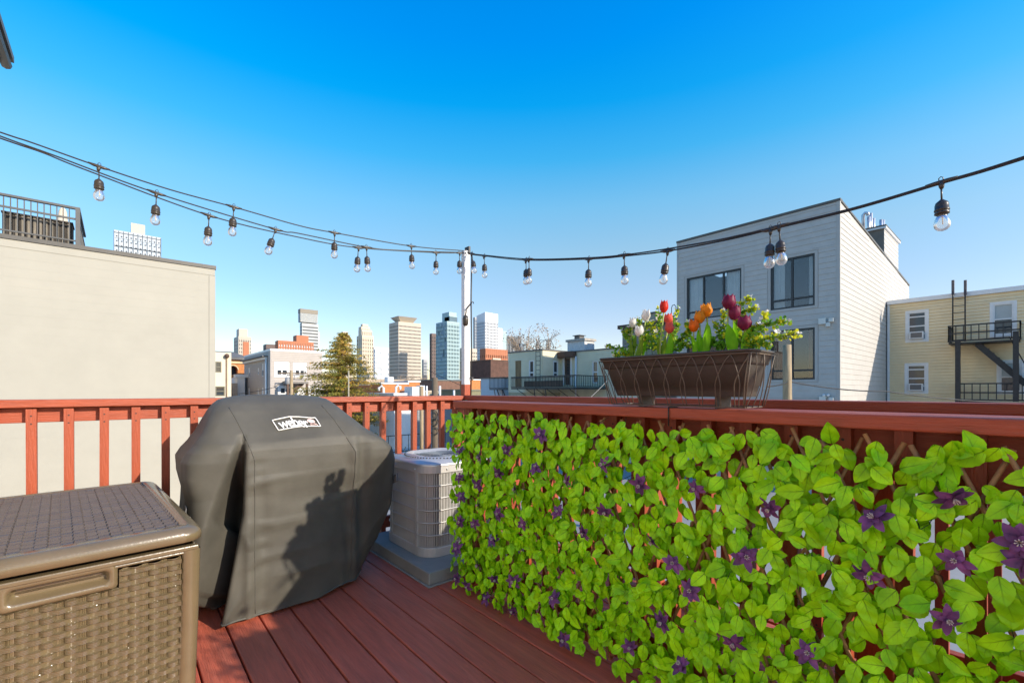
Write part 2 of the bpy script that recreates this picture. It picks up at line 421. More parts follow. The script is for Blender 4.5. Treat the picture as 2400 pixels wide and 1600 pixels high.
k = MB(); k.box(GX+.25, GXB, GY1-.25, GY1, GZ, 7.7); k.box(GXB-.2, GXB, GY0+.25, GY1-.25, GZ, 7.7); k.build('rear_wall', M['grey_trim'], gh)
k = MB(); k.add([(GX+.25,GY0+.25,GTOP-.4),(GXB,GY0+.25,7.4),(GXB,GY1-.25,7.4),(GX+.25,GY1-.25,GTOP-.4)], [(0,1,2,3)]); k.build('roof', M['roof'], gh)
MB().box(GX-.03, GX+.09, GY0-.03, GY0+.10, GZ, GTOP-.1).build('corner_trim', M['grey_trim'], gh); MB().box(GX-.028, GX+.06, GY1-.10, GY1+.01, GZ, GTOP-.1).build('corner_trim', M['grey_trim'], gh)
k = MB(); k.box(GX-.05, GX+.3, GY0-.045, GY1+.03, GTOP-.1, GTOP)
k.add([(GX+.3,GY0-.045,GTOP-.1),(GXB,GY0-.045,groof(GXB)-.1),(GXB,GY0-.045,groof(GXB)),(GX+.3,GY0-.045,GTOP-.02),(GX+.3,GY0+.3,GTOP-.1),(GXB,GY0+.3,groof(GXB)-.1),(GXB,GY0+.3,groof(GXB)),(GX+.3,GY0+.3,GTOP-.02)],
      [(0,1,2,3),(7,6,5,4),(0,3,7,4),(1,5,6,2),(3,2,6,7),(0,4,5,1)])
k.build('coping', M['coping'], gh)
for i, (a, b, c, d) in enumerate(GW):
    left = i % 2 == 0
    if left: vs = [onx(1695, GX)[0], onx(1648.6, GX)[0]]
    else: vs = [onx(1856, GX)[0]]
    top = i < 2
    if left: cu = [(a+.05, vs[0]-.05), (vs[1]+.1, b-.05)] if top else [(vs[1]+.2, b-.1)]
    else: cu = [(a+.03, a+.28), ((a+b)/2+.35, b-.05)] if top else [(a+.03, a+.3), (b-.75, b-.05)]
    tz = c + .40
    w = window(gh, 'x', GX, a, b, c, d, M['black_frame'], M['pane_glass'], vs, (tz,), .075, .10, .11, curtains=cu if i < 4 else None, cum=M['curtain'] if top else M['redcurtain'], dark=.9)
    k = MB(); cw = .11
    pb(k, 'x', GX, a-cw, a, 0, .026, c-cw, d+cw); pb(k, 'x', GX, b, b+cw, 0, .026, c-cw, d+cw); pb(k, 'x', GX, a, b, 0, .025, d, d+cw); pb(k, 'x', GX, a, b, 0, .03, c-cw, c)
    k.build('casing', M['grey_trim'], w)
# stair bulkhead
bx0, bx1, bt = 30.4, 34.2, 9.78
blk = MB(); blk.box(bx0, bx1, GY0+.004, GY0+3.2, 7.6, bt-.12); bo = blk.build('stair_bulkhead', mat('brown_bulkhead_panel', (.16,.135,.105), .7, .1, 3), gh)
siding(gh, 'y', GY0+.003, bx0, bx1, 7.95, bt-.14, .2285, M['grey_siding'], single=True)
k = MB(); k.box(bx0-.10, bx1+.12, GY0-.1, GY0+3.3, bt-.12, bt-.03); k.build('fascia', M['white_frame'], bo)
k = MB(); k.box(bx0-.11, bx1+.13, GY0-.11, GY0+3.31, bt-.028, bt+.05); k.build('coping', M['coping'], bo)
for px, py, h, x0, hook in ((2023, 504, .9, 31.2, 1), (2036, 508, .8, 31.5, 0), (2041, 500, 1.0, 31.8, 0), (2047, 512, .7, 32.2, 0), (2065, 515, .4, 33.0, 0), (2070, 516, .4, 33.4, 0)):
    y, Y = onx(px, x0); z = zof(py, Y)
    pts = [(x0, y, bt-.1), (x0, y, z)]
    if hook: pts += [(x0, y-.08, z+.08), (x0, y-.2, z+.06), (x0, y-.22, z-.08)]
    MB().tube(pts, .085, 8).build('vent_pipe', M['steel'], gh)
for (p0, p1, q0, q1) in ((1920, 1937, 747, 761), (1944, 1955, 746, 755), (1937, 1947, 757, 766), (1922, 1937, 928, 942), (1944, 1955, 931, 939)):
    a, b = sorted((onx(p0, GX)[0], onx(p1, GX)[0])); Y = onx(p0, GX)[1]
    k = MB(); pb(k, 'x', GX, a, b, .022, .14, zof(q1, Y), zof(q0, Y)); k.build('meter_box', mat('pale_box', (.62,.62,.56), .5, .05, 5), gh, bevel=.01)
for px in (1933, 1943):
    y, Y = onx(px, GX); MB().lathe([(0,-.05),(.05,-.03),(.06,.02),(.03,.05),(0,.06)], (GX-.12, y, zof(926, Y)), 8).build('flood_lamp', M['white_frame'], gh)

# ------------------------------------------------------------------ yellow house (far right)
YX, YY1, YY0 = 30.9, 5.03, -9.0; YT = 5.86
yh = empty('yellow_house', (YX, -2, GZ), 'yellow clapboard house with white windows and two window air conditioners', 'house')
def yw(p0, p1, q0, q1, pc):
    a, b = sorted((onx(p0, YX)[0], onx(p1, YX)[0])); Y = onx(pc, YX)[1]
    return a, b, zof(q1, Y), zof(q0, Y)
YW = [yw(2128, 2171, 731, 797, 2150), yw(2126, 2170, 855, 918, 2148), yw(2327, 2376, 711, 784, 2352), yw(2343, 2394, 848, 918, 2370)]
YH = [(a-.1, b+.1, c-.1, d+.1) for a, b, c, d in YW]
wall_panel(yh, 'x', YX, YY0, YY1, GZ, YT, M['yellow_siding'], [(a,b,c,d) for a,b,c,d in YW], .25)
siding(yh, 'x', YX, YY0, YY1-.08, GZ, YT-.2, .150, M['yellow_siding'], YH, proud=.045, tilt=.038, gap=.012)
k = MB(); k.box(YX+.25, YX+11, YY0, YY1, GZ, YT-.3); k.build('body', M['yellow_siding'], yh)
k = MB(); k.box(YX-.12, YX+11.1, YY0-.1, YY1+.02, YT-.19, YT+.02); k.build('cornice', M['white_frame'], yh)
k = MB(); k.box(YX-.05, YX, YY1-.08, YY1+.02, GZ, YT-.2); k.build('corner_trim', M['white_frame'], yh)
for i, (a, b, c, d) in enumerate(YW):
    h = d - c
    if i < 2:
        tz = [c + h*.22, c + h*.5, c + h*.83]
    else: tz = [c + h*.5]
    w = window(yh, 'x', YX, a, b, c, d, M['white_frame'], M['glass_dark'], (), tz, .06, .10, .09, casing=M['white_frame'], cw=.1,
               blind=[(a+.06, b-.06, c+h*.5)] if i > 1 else None, bm=mat('grey_blind', (.42,.45,.43), .8, .05, 4) if i > 1 else None)
    if i < 2:
        m_ = (a+b)/2; s = .27
        k = MB(); pb(k, 'x', YX, m_-s, m_+s, -.02, .24, c+.06, c+.06+.36)
        acu = k.build('window_air_conditioner', M['ac_white'], None, bevel=.012)
        tag(acu, ('white window air conditioner in the upper window of the yellow house', 'white window air conditioner in the lower window of the yellow house')[i], 'air conditioner', 'window air conditioners on the yellow house')
        k = MB(); pb(k, 'x', YX, m_-s+.05, m_+s-.05, .236, .245, c+.11, c+.37)
        k.build('grille', mat('ac_grille_grey', (.16,.14,.125), .6, .2, 30), acu)

def railing_panel(mb, p, q, h0, h1, step, r=.03, mids=()):
    p = Vector(p); q = Vector(q); L_ = (q-p).length; n = max(1, int(L_/step))
    for h in (h0, h1) + tuple(mids): mb.bar(p + Vector((0,0,h)), q + Vector((0,0,h)), r*1.8, r*1.8)
    for i in range(n+1):
        c = p.lerp(q, i/n); mb.bar(c + Vector((0,0,h0)), c + Vector((0,0,h1)), r, r)
fe = empty('fire_escape', (YX-.6, 1, GZ), 'black iron fire escape with stairs and roof ladder on the yellow house', 'fire escape')
FX = YX - 1.15
def fp(px, py): return Px(px, py, FX)
yA, yB = onx(2223, FX)[0], onx(2391, FX)[0]; zP = fp(2223, 804).z; zR = fp(2223, 765).z
k = MB(); k.box(FX, YX-.03, yB, yA, zP-.06, zP); k.build('platform', M['iron'], fe)
k = MB(); railing_panel(k, (FX, yA, zP), (FX, yB, zP), .08, zR-zP, .24, .034, ((zR-zP)*.55,)); railing_panel(k, (FX, yA, zP), (YX-.05, yA, zP), .08, zR-zP, .24, .034); railing_panel(k, (FX, yB, zP), (YX-.05, yB, zP), .08, zR-zP, .24, .034)
k.build('upper_railing', M['iron'], fe)
zP2 = fp(2242, 940).z; zR2 = fp(2242, 899).z; yA2 = onx(2242, FX)[0]; yB2 = yB - 1.6
k = MB(); k.box(FX, YX-.03, yB2, yA2, zP2-.06, zP2); k.build('platform', M['iron'], fe)
k = MB(); railing_panel(k, (FX, yA2, zP2), (FX, yB2, zP2), .08, zR2-zP2, .24, .034, ((zR2-zP2)*.5,)); railing_panel(k, (FX, yA2, zP2), (YX-.05, yA2, zP2), .08, zR2-zP2, .24, .034)
k.build('lower_railing', M['iron'], fe)
for px in (2245, 2381):
    y = onx(px, FX-.1)[0]; k = MB(); k.box(FX-.18, FX-.02, y-.09, y+.09, GZ, zP+.35 if px > 2300 else zP+.1); k.build('post', M['iron'], fe)
s0 = Px(2290, 803, FX+.35); s1 = Px(2405, 898, FX+.35)
for dx in (0, .6):
    k = MB(); k.bar(s0 + Vector((dx,0,-.05)), s1 + Vector((dx,0,-.05)), .05, .24); k.build('stair_stringer', M['iron'], fe)
for i in range(9):
    c = s0.lerp(s1, (i+.5)/9); k = MB(); k.box(c.x, c.x+.6, c.y-.12, c.y+.1, c.z, c.z+.03); k.build('stair_tread', M['iron'], fe)
k = MB(); k.tube([s0+Vector((-.02,-.1,.15)), s0+Vector((-.02,-1.0,.2)), s1+Vector((-.02,0,.75))], .025, 6); k.build('handrail', M['iron'], fe)
lx = YX - .25
for px in (2233, 2262):
    a = Px(px, 800, lx); b = Px(px, 657, lx); MB().tube([a, (lx, a.y, YT+.1), (lx+.05, a.y, b.z-.5), (lx+.05, a.y, b.z)], .028, 6).build('ladder_rail', M['iron'], fe)
ya, yb = onx(2233, lx)[0], onx(2262, lx)[0]
for i in range(12):
    z = zP + .2 + i*.33
    if z < YT - .1: MB().tube([(lx, ya, z), (lx, yb, z)], .016, 6).build('ladder_rung', M['iron'], fe)
for px in (2233, 2262):
    a = Px(px, 690, lx-.05); k = MB(); k.box(lx-.02, lx+.12, a.y-.05, a.y+.05, a.z, Px(px, 656, lx-.05).z); k.build('ladder_guard', mat('worn_grey_pipe_wrap', (.12,.10,.10), .7, .3, 6), fe)

# ------------------------------------------------------------------ cream house next door (left) with roof terrace
LY = 18.0; LX1 = ony(503, LY)[0]; LX0 = -14.0; LT = 5.28
lh = empty('cream_house', (-4, LY, GZ), 'cream clapboard house with a blank side wall beside the deck', 'house')
wall_panel(lh, 'y', LY, LX0, LX1, GZ, LT-.08, M['cream_siding'], (), 9.0)
siding(lh, 'y', LY, LX0, LX1-.16, GZ, LT-.30, .255, M['cream_siding'], single=True, proud=.005, tilt=.0014, gap=.0006)
k = MB(); k.box(LX1-.155, LX1+.02, LY-.02, LY+.1, GZ, LT-.31); k.build('corner_trim', M['cream_siding'], lh)
k = MB(); k.box(LX0, LX1+.01, LY-.016, LY, LT-.295, LT-.09); k.build('frieze_board', M['cream_siding'], lh)
k = MB(); k.box(LX0, LX1+.04, LY-.05, LY+9.0, LT-.085, LT+.03); k.build('coping', M['coping'], lh)
M['rail_grey'] = mat('dark_grey_metal', (.085,.083,.078), .5, .12, 4)
tr = empty('terrace_railing', (-3, LY+.1, LT), 'dark grey metal railing round the roof terrace of the cream house', 'railing')
RX1 = ony(182.5, LY+.12)[0]; z0 = LT+.03; z1 = LT+1.12
xs = [RX1 - 2.25*i for i in range(5)]
for x in xs:
    k = MB(); k.box(x-.05, x+.05, LY+.07, LY+.17, z0, z1-.04); k.build('post', M['rail_grey'], tr)
for i in range(4):
    a, b = xs[i+1]+.05, xs[i]-.05
    for j, (zz, t) in enumerate(((z1-.32, .05), (z0+.14, .04))):
        k = MB(); k.box(a, b, LY+.10, LY+.14, zz-t/2, zz+t/2); k.build('rail', M['rail_grey'], tr)
    n = 17
    for q in range(1, n):
        x = a + (b-a)*q/n; k = MB(); k.box(x-.012, x+.012, LY+.108, LY+.132, z0+.16, z1-.06); k.build('baluster', M['rail_grey'], tr)
k = MB(); k.box(xs[-1], RX1+.05, LY+.07, LY+.17, z1-.04, z1+.02); k.build('top_rail', M['rail_grey'], tr)
k = MB(); k.box(RX1-.03, RX1+.05, LY+.172, LY+3.2, z1-.045, z1+.018); k.box(RX1-.02, RX1+.03, LY+.172, LY+3.2, z1-.35, z1-.30); k.box(RX1-.02, RX1+.03, LY+.172, LY+3.2, z0+.1, z0+.14)
for q in range(1, 20): y = LY + .15*q + .17; k.box(RX1-.006, RX1+.018, y-.012, y+.012, z0+.145, z1-.35)
k.build('side_rail', M['rail_grey'], tr)
pl = empty('slatted_planter', (-3, LY+.5, LT), 'weathered slatted wooden planter box behind the roof railing', 'planter')
px0, px1 = ony(7, LY+.6)[0], ony(170, LY+.6)[0]
M['slat'] = mat('weathered_slat', (.20,.175,.135), .8, .25, 5, .2, 20, (4,4,.6))
M['slat_dark'] = mat('planter_dark_wood', (.05,.043,.036), .9, .2, 3)  # dark tone shared by the planter body and rim
k = MB(); k.box(px0, px1, LY+.47, LY+1.1, z0, z0+.70); k.build('box_body', M['slat_dark'], pl)
n = 12
for i in range(n):
    a = px0 + (px1-px0)*i/n; w = (px1-px0)/n
    k = MB(); k.box(a+.02, a+w-.045, LY+.44, LY+.468, z0+.02, z0+.68); k.build('slat', M['slat'], pl)
k = MB(); k.box(px0-.02, px1+.02, LY+.43, LY+1.12, z0+.70, z0+.74); k.build('rim', M['slat_dark'], pl)
ux, uY = ony(147, LY+1.6)
um = empty('closed_umbrella', (ux, LY+1.6, LT), 'closed cream patio umbrella standing behind the slatted planter', 'umbrella')
MB().lathe([(.03,.0),(.03,1.2)], (ux, LY+1.6, LT), 8).build('pole', M['slat'], um)
ut = zof(486, uY)
MB().lathe([(.16,LT+.3),(.20,LT+.6),(.17,LT+1.0),(.13,ut-.5),(.09,ut-.12),(.05,ut-.03),(0,ut)], (ux, LY+1.6, 0), 14).build('canopy', mat('cream_canvas', (.62,.52,.38), .8, .08, 6), um)

# ------------------------------------------------------------------ house wall and eave on the left of the deck (mostly out of frame)
HXW = -1.36
oh = empty('deck_house', (HXW-2, 1, GZ), 'house beside the deck with a moulded eave and gutter at the upper left', 'house')
k = MB(); k.box(HXW-5, HXW, -4.5, 5.6, GZ, 3.75); k.build('wall', mat('white_bounce_siding', (.84,.80,.74), .7, .05, 2), oh)  # out-of-view wall, made white and long to bounce light onto the leaf screen
k = MB(); k.box(HXW-5.2, -.80, -4.7, 5.70, 3.76, 3.88); k.build('soffit', mat('eave_cream', (.50,.46,.38), .7, .08, 4), oh)
k = MB(); k.box(-.797, -.765, -4.7, 5.735, 3.79, 3.93); k.build('fascia', M['white_frame'], oh)
k = MB(); k.tube([(-.725,-4.7,3.93),(-.725,5.76,3.93)], .036, 8); k.build('gutter', M['coping'], oh)
k = MB(); k.box(HXW-5.2, -.68, -4.72, 5.77, 3.97, 4.02); k.build('roof', M['coping'], oh)
# ================================================================== MID-DISTANCE HOUSES
# ------------------------------------------------------------------ pale green house with fire balcony
NX, NY = 21.5, 21.6; NX2 = 23.3; NT = 3.92
nh = empty('green_house', (NX+3, NY, GZ), 'pale green clapboard house with a fire balcony and a white brick chimney', 'house')
ny1 = onx(1192, NX)[0]
def nw(p0, p1, q0, q1, X):
    a, b = sorted((onx(p0, X)[0], onx(p1, X)[0])); Y = onx((p0+p1)/2, X)[1]; return a, b, zof(q1, Y), zof(q0, Y)
d1 = nw(1208, 1222, 845, 908, NX); w1 = nw(1240, 1252, 844, 884, NX)
w2x0, Y_ = ony(1296, NY); w2x1, _ = ony(1308, NY); w2 = (w2x0, w2x1, zof(884, Y_), zof(845, Y_))
d2 = nw(1322, 1339, 838, 902, NX2); w3 = nw(1388, 1402, 845, 898, NX2)
wall_panel(nh, 'x', NX, NY+.2, ny1, GZ, NT-.08, M['green_siding'], [d1, w1], .2)
siding(nh, 'x', NX, NY+.02, ny1, 1.0, NT-.1, .155, M['green_siding'], [d1, w1], proud=.03, tilt=.024)
wall_panel(nh, 'y', NY, NX, NX2+.2, GZ, NT-.08, M['green_siding'], [w2], .2)
siding(nh, 'y', NY, NX+.02, NX2, 1.0, NT-.1, .155, M['green_siding'], [w2], proud=.03, tilt=.024)
wall_panel(nh, 'x', NX2, 15.2, NY, GZ, NT-.20, M['green_siding'], [d2, w3], .2)
siding(nh, 'x', NX2, 15.2, onx(1352, NX2)[0], GZ, NT-.22, .155, M['green_siding'], [w3], proud=.03, tilt=.024)
siding(nh, 'x', NX2, onx(1348, NX2)[0], NY-.02, 1.0, NT-.4, .155, M['green_siding'], [d2], proud=.03, tilt=.024)
k = MB(); k.box(NX-.06, NX2+5, NY+.003, ny1+.05, NT-.08, NT); k.box(NX-.055, NX2+.1, NY-.06, NY, NT-.08, NT-.002); k.box(NX2-.06, NX2+6, 15.1, NY-.065, NT-.20, NT-.12); k.build('roof', M['roof'], nh)
k = MB(); k.box(NX2+.25, NX2+6, 15.2, ny1, GZ, NT-.3); k.build('body', M['green_siding'], nh)
k = MB(); pb(k, 'x', NX2, onx(1352, NX2)[0], NY-.05, .03, .42, NT-.55, NT-.14); k.build('door_canopy', M['brown'], nh, bevel=.04)
stain = mat('stained_stucco_base', (.46,.41,.26), .9, .25, 1.5, .2, 20, spots=.6, var2=(.16,.13,.07))
k = MB(); k.box(NX-.015, NX, NY-.01, ny1, GZ, .98); k.box(NX, NX2-.04, NY-.015, NY, GZ, .98); k.build('base_wall', stain, nh)
window(nh, 'x', NX, *w1, M['white_frame'], M['glass_dark'], (), (w1[2]+(w1[3]-w1[2])*.28,), .09, .09, .08, casing=None)
window(nh, 'y', NY, *w2, M['white_frame'], M['glass_dark'], (), (w2[2]+(w2[3]-w2[2])*.28,), .09, .09, .08)
window(nh, 'x', NX2, *w3, M['white_frame'], M['glass_dark'], (), ((w3[2]+w3[3])/2,), .08, .09, .10)
k = MB(); pb(k, 'x', NX, d1[0], d1[1], -.06, -.02, d1[2], d1[3]); k.build('door', mat('bare_wood_door', (.22,.14,.06), .7, .35, 3, .2, 12, (2,2,.4)), nh)
dr = MB(); pb(dr, 'x', NX2, d2[0]+.08, d2[1]-.08, -.10, -.05, d2[2], d2[3]-.08); dd = dr.build('door', M['brown'], nh)
k = MB(); a, b, c, d = d2
for i in range(3):
    for j in range(5):
        u = a+.2+(b-a-.4)*i/3; z = c+(d-c)*(.38+.11*j); pb(k, 'x', NX2, u+.015, u+(b-a-.4)/3-.015, -.05, -.044, z, z+(d-c)*.095)
k.build('door_pane', M['glass_dark'], dd)
k = MB(); pb(k, 'x', NX2, a-.1, a+.06, 0, .05, c, d+.12); pb(k, 'x', NX2, b-.06, b+.1, 0, .05, c, d+.12); pb(k, 'x', NX2, a+.06, b-.06, 0, .046, d-.02, d+.12); k.build('door_frame', M['white_frame'], nh)
y, Y = onx(1350, NX2-.08); MB().tube([(NX2-.1, y, GZ), (NX2-.1, y, NT-.5)], .07, 8).build('downpipe', M['white_frame'], nh)
# chimney
cp0, cp1 = onx(1330, 25.0)[0], onx(1370, 25.0)[0]; Yc = onx(1350, 25.0)[1]; cz = zof(795, Yc)
ch = MB(); ch.box(25.0, 26.1, cp1, cp0, NT-.4, cz); cho = ch.build('chimney', M['brickw'], nh)
k = MB(); k.box(24.9, 26.2, cp1-.1, cp0+.1, cz-.14, cz+.02); k.build('chimney_cap', mat('worn_concrete', (.42,.38,.32), .9, .3, 4), cho)
k = MB(); k.box(25.3, 25.8, (cp0+cp1)/2-.1, (cp0+cp1)/2+.4, cz+.02, cz+.28); k.box(25.2, 25.9, (cp0+cp1)/2-.2, (cp0+cp1)/2+.5, cz+.30, cz+.34); k.build('flue', M['roof'], cho)
bx = NX - 1.3                                       # balcony
fb = empty('fire_balcony', (bx, NY, 1.0), 'black iron fire balcony with hoop ladder on the pale green house', 'fire escape')
yb0, yb1 = onx(1346, bx)[0], onx(1198, bx)[0]; zb = zof(908, onx(1270, bx)[1]); zr = zof(881.5, onx(1270, bx)[1])
k = MB(); k.box(bx, NX-.05, yb0, yb1, zb-.10, zb); k.box(NX-.05, NX2-.05, yb0, NY-.05, zb-.10, zb-.003); k.build('platform', M['iron'], fb)
k = MB(); railing_panel(k, (bx, yb1, zb), (bx, yb0, zb), .05, zr-zb, .13, .028, ((zr-zb)*.9,)); railing_panel(k, (bx, yb0, zb), (NX2-.1, yb0, zb), .05, zr-zb, .16, .028); k.build('railing', M['iron'], fb)
tarp = mat('faded_brown_screen', (.16,.12,.09), .85, .25, 2)
y0_, y1_ = onx(1318, bx)[0], onx(1228, bx)[0]
k = MB(); k.box(bx+.05, bx+.07, y0_, y1_, zb+.02, zr-.28); k.build('privacy_screen', tarp, fb)
for p0, p1 in ((1158, 1170), (1176, 1188), (1278, 1286), (1252, 1256)):
    a = Px(p0, 912, bx); b = Px(p1, 960, NX-.2); MB().tube([a, (NX-.1, b.y, -1.2)], .03, 6).build('brace', M['iron'], fb)
for i in range(6):
    y = yb0 + (yb1-yb0)*(i+.5)/6; MB().tube([(bx+.1, y, zb-.1), (NX-.05, y-.4, zb-.9)], .022, 5).build('brace', M['iron'], fb)
lx = NX - .35
for o in (1256, 1266):
    a = Px(o, 905, lx); tp = zof(808, onx(o, lx)[1])
    MB().tube([(lx, a.y, zb), (lx, a.y, tp), (lx+.12, a.y, tp+.2), (lx+.5, a.y, tp+.38), (lx+1.0, a.y, tp+.36), (lx+1.25, a.y, tp+.1), (lx+1.25, a.y, NT)], .02, 6).build('ladder_rail', M['iron'], fb)
ya, yb_ = onx(1256, lx)[0], onx(1266, lx)[0]
for i in range(10): MB().tube([(lx, ya, zb+.3+i*.3), (lx, yb_, zb+.3+i*.3)], .016, 5).build('ladder_rung', M['iron'], fb)
# lower balcony of the white building beside it
wb_ = empty('white_building', (25, 29, GZ), 'low white rendered building left of the fire balcony', 'building')
wx0 = 23.2; wy1 = onx(1127, wx0)[0]; wy0 = onx(1180, wx0)[0]; wt = zof(884, onx(1150, wx0)[1])
k = MB(); k.box(wx0, wx0+6, wy0, wy1, GZ, wt-.1); k.build('wall', mat('blue_white_render', (.60,.62,.64), .85, .06, 2), wb_)
k = MB(); k.box(wx0-.08, wx0+6.1, wy0-.06, wy1+.06, wt-.1, wt); k.build('coping', M['coping'], wb_)
fw = empty('side_balcony', (wx0-1, wy0, 1), 'small black iron balcony with diagonal struts in front of the white building', 'balcony')
sx = wx0 - .9; sy0, sy1 = onx(1199, sx)[0]+.05, onx(1147, sx)[0]; szb = zof(911, onx(1170, sx)[1]); szr = zof(885, onx(1170, sx)[1])
k = MB(); k.box(sx, wx0-.03, sy0, sy1, szb-.08, szb); k.build('platform', M['iron'], fw)
k = MB(); railing_panel(k, (sx, sy1, szb), (sx, sy0, szb), .05, szr-szb, .16, .03); k.build('railing', M['iron'], fw)
for p0 in (1165, 1178, 1192):
    a = Px(p0, 913, sx); MB().tube([a, (sx+.5, a.y-.9, -1.5)], .045, 6).build('strut', M['iron'], fw)

# ------------------------------------------------------------------ brown house behind the flower box
bh = empty('brown_house', (27, 15.5, GZ), 'brown grey house with small chimney between the green house and the modern house', 'house')
BX = 26.0; by0, by1 = onx(1600, BX)[0], onx(1459, BX)[0]; btop = 5.55
bsd = mat('warm_grey_shingle', (.33,.27,.22), .8, .1, 2)
BWn = []
for p0, p1, q0, q1 in ((1500, 1512, 800, 830), (1540, 1552, 795, 828), (1505, 1530, 850, 900), (1560, 1580, 850, 900)):
    a, b = sorted((onx(p0, BX)[0], onx(p1, BX)[0])); Y = onx(p0, BX)[1]; BWn.append((a, b, zof(q1, Y), zof(q0, Y)))
wall_panel(bh, 'x', BX, by0, by1, GZ, btop-.25, bsd, BWn, .2)
siding(bh, 'x', BX, by0, by1, GZ, btop-.3, .17, bsd, BWn)
for w in BWn: window(bh, 'x', BX, *w, M['white_frame'], M['glass_dark'], (), ((w[2]+w[3])/2,), .08, .09, .09)
k = MB(); k.box(BX-.3, BX+6, by0, by1+.2, btop-.25, btop); k.build('cornice', M['brown'], bh)
k = MB(); k.box(BX+.25, BX+6, by0, by1, GZ, btop-.3); k.build('body', bsd, bh)
cy0, cy1 = onx(1537, BX+1)[0], onx(1518, BX+1)[0]; ctz = zof(732, onx(1528, BX+1)[1])
ch = MB(); ch.box(BX+1, BX+1.6, cy0, cy1, btop, ctz); cho = ch.build('chimney', mat('buff_brick', (.42,.36,.27), .85, .2, 6), bh)
k = MB(); k.box(BX+.93, BX+1.67, cy0-.06, cy1+.06, ctz-.08, ctz+.02); k.build('chimney_cap', M['roof'], cho)
p_ = Px(1574, 745, BX+.8); tz_ = zof(716, onx(1574, BX+.8)[1])
MB().tube([(BX+.8, p_.y, btop), (BX+.8, p_.y, tz_-.15), (BX+.8, p_.y-.05, tz_), (BX+.8, p_.y-.2, tz_+.03), (BX+.8, p_.y-.3, tz_-.12), (BX+.8, p_.y-.3, btop)], .025, 6).build('vent_hoop', M['iron'], bh)

# ------------------------------------------------------------------ taupe house (left middle) with double windows
TX, TY = 11.4, 49.7; TT = 5.28
th = empty('taupe_house', (TX+2.5, TY, GZ), 'taupe clapboard two storey house with paired white windows', 'house')
tx1 = ony(755, TY)[0]; ty1 = onx(573, TX)[0]
def tw(p0, p1, q0, q1):
    x0, Y = ony(p0, TY); x1, _ = ony(p1, TY); return x0, x1, zof(q1, Y), zof(q0, Y)
TW = [tw(647, 674, 851, 880), tw(690, 715, 853, 880), tw(655, 683, 907, 938), tw(726, 750, 908, 938)]
wall_panel(th, 'y', TY, TX, tx1, GZ, TT-.2, M['taupe_siding'], TW, .2)
siding(th, 'y', TY, TX+.1, tx1, GZ, TT-.2, .17, M['taupe_siding'], [(a-.2,b+.2,c-.2,d+.2) for a,b,c,d in TW], proud=.04, tilt=.03)
bl = mat('white_roller_blind', (.78,.76,.72), .8, .04, 4)
for i, (a, b, c, d) in enumerate(TW):
    m_ = (a+b)/2
    window(th, 'y', TY, a, b, c, d, M['white_frame'], M['glass_dark'], (m_,), ((c+d)/2,), .12, .12, .10, casing=M['white_frame'], cw=.16,
           blind=[(a+.12, m_-.06, (c+d)/2), (m_+.06, b-.12, (c+d)/2)] if i < 2 else None, bm=bl)
x0, x1, c, d = tw(688, 712, 909, 940)
k = MB(); pb(k, 'y', TY, x0, x1, .045, .09, GZ, d); k.build('door', M['white_frame'], th)
TS = []
for p0, p1, q0, q1 in ((582.5, 586, 862, 884), (604.5, 607.5, 862, 878), (614, 618, 852, 882), (622, 626, 852, 880), (582.5, 586, 908, 940), (604.5, 607, 910, 940), (614, 618, 908, 940), (622, 626, 908, 940)):
    a, b = sorted((onx(p0, TX)[0], onx(p1, TX)[0])); Y = onx(p0, TX)[1]; TS.append((a, b, zof(q1, Y), zof(q0, Y)))
sd = mat('taupe_clapboard_side', (.33,.29,.255), .75, .06, 1.2)
wall_panel(th, 'x', TX, TY+.2, ty1, GZ, TT-.2, M['taupe_siding'], TS, .2)
siding(th, 'x', TX, TY+.1, ty1, GZ, TT-.2, .17, M['taupe_siding'], TS, proud=.04, tilt=.03)
for w in TS: window(th, 'x', TX, *w, M['white_frame'], M['glass_dark'], (), ((w[2]+w[3])/2,), .09, .09, .09, blind=[(w[0]+.08, w[1]-.08, (w[2]+w[3])/2)], bm=bl)
k = MB(); k.box(TX-.02, tx1, TY-.03, ty1, TT-.19, TT); k.build('parapet_cap', M['white_frame'], th)
k = MB(); k.box(TX+.25, tx1, TY+.25, ty1, GZ, TT-.3); k.build('body', M['taupe_siding'], th)
k = MB(); k.box(TX-.02, TX+.1, TY-.02, TY+.1, GZ, TT-.2); k.build('corner_trim', M['taupe_siding'], th)
za = zof(835, onx(628, TX)[1]); ya_, yb_2 = onx(628, TX)[0], onx(575, TX)[0]
k = MB(); k.box(TX-.3, TX-.05, ya_, yb_2, za-.28, za-.06); k.build('gutter', M['white_frame'], th)
k = MB(); k.box(TX-.55, TX-.05, ya_-.1, yb_2, za-.05, za+.08); k.build('eave', M['roof'], th)
MB().tube([(TX-.15, ya_+.1, za-.2), (TX-.15, ya_+.1, GZ)], .10, 8).build('downpipe', M['white_frame'], th)
fe2 = empty('rear_stair', (15, TY-1.5, GZ), 'grey timber balcony and stair on the front of the taupe house', 'stair')
a = Py(672, 886, TY-1.6); b = Py(722, 886, TY-1.6); zf = zof(894, ony(700, TY-1.6)[1])
k = MB(); k.box(a.x, b.x, TY-1.7, TY-.05, zf-.2, zf); k.build('platform', mat('grey_steel', (.20,.18,.16), .7, .2, 4), fe2)
k = MB(); railing_panel(k, (a.x, TY-1.65, zf), (b.x, TY-1.65, zf), .2, a.z-zf+.3, .6, .05); k.build('railing', M['iron'], fe2)
s0 = Py(710, 897, TY-1.2); s1 = Py(684, 920, TY-1.2); k = MB(); k.bar(s0, s1, .1, .35); k.build('stair_stringer', M['brown'], fe2)
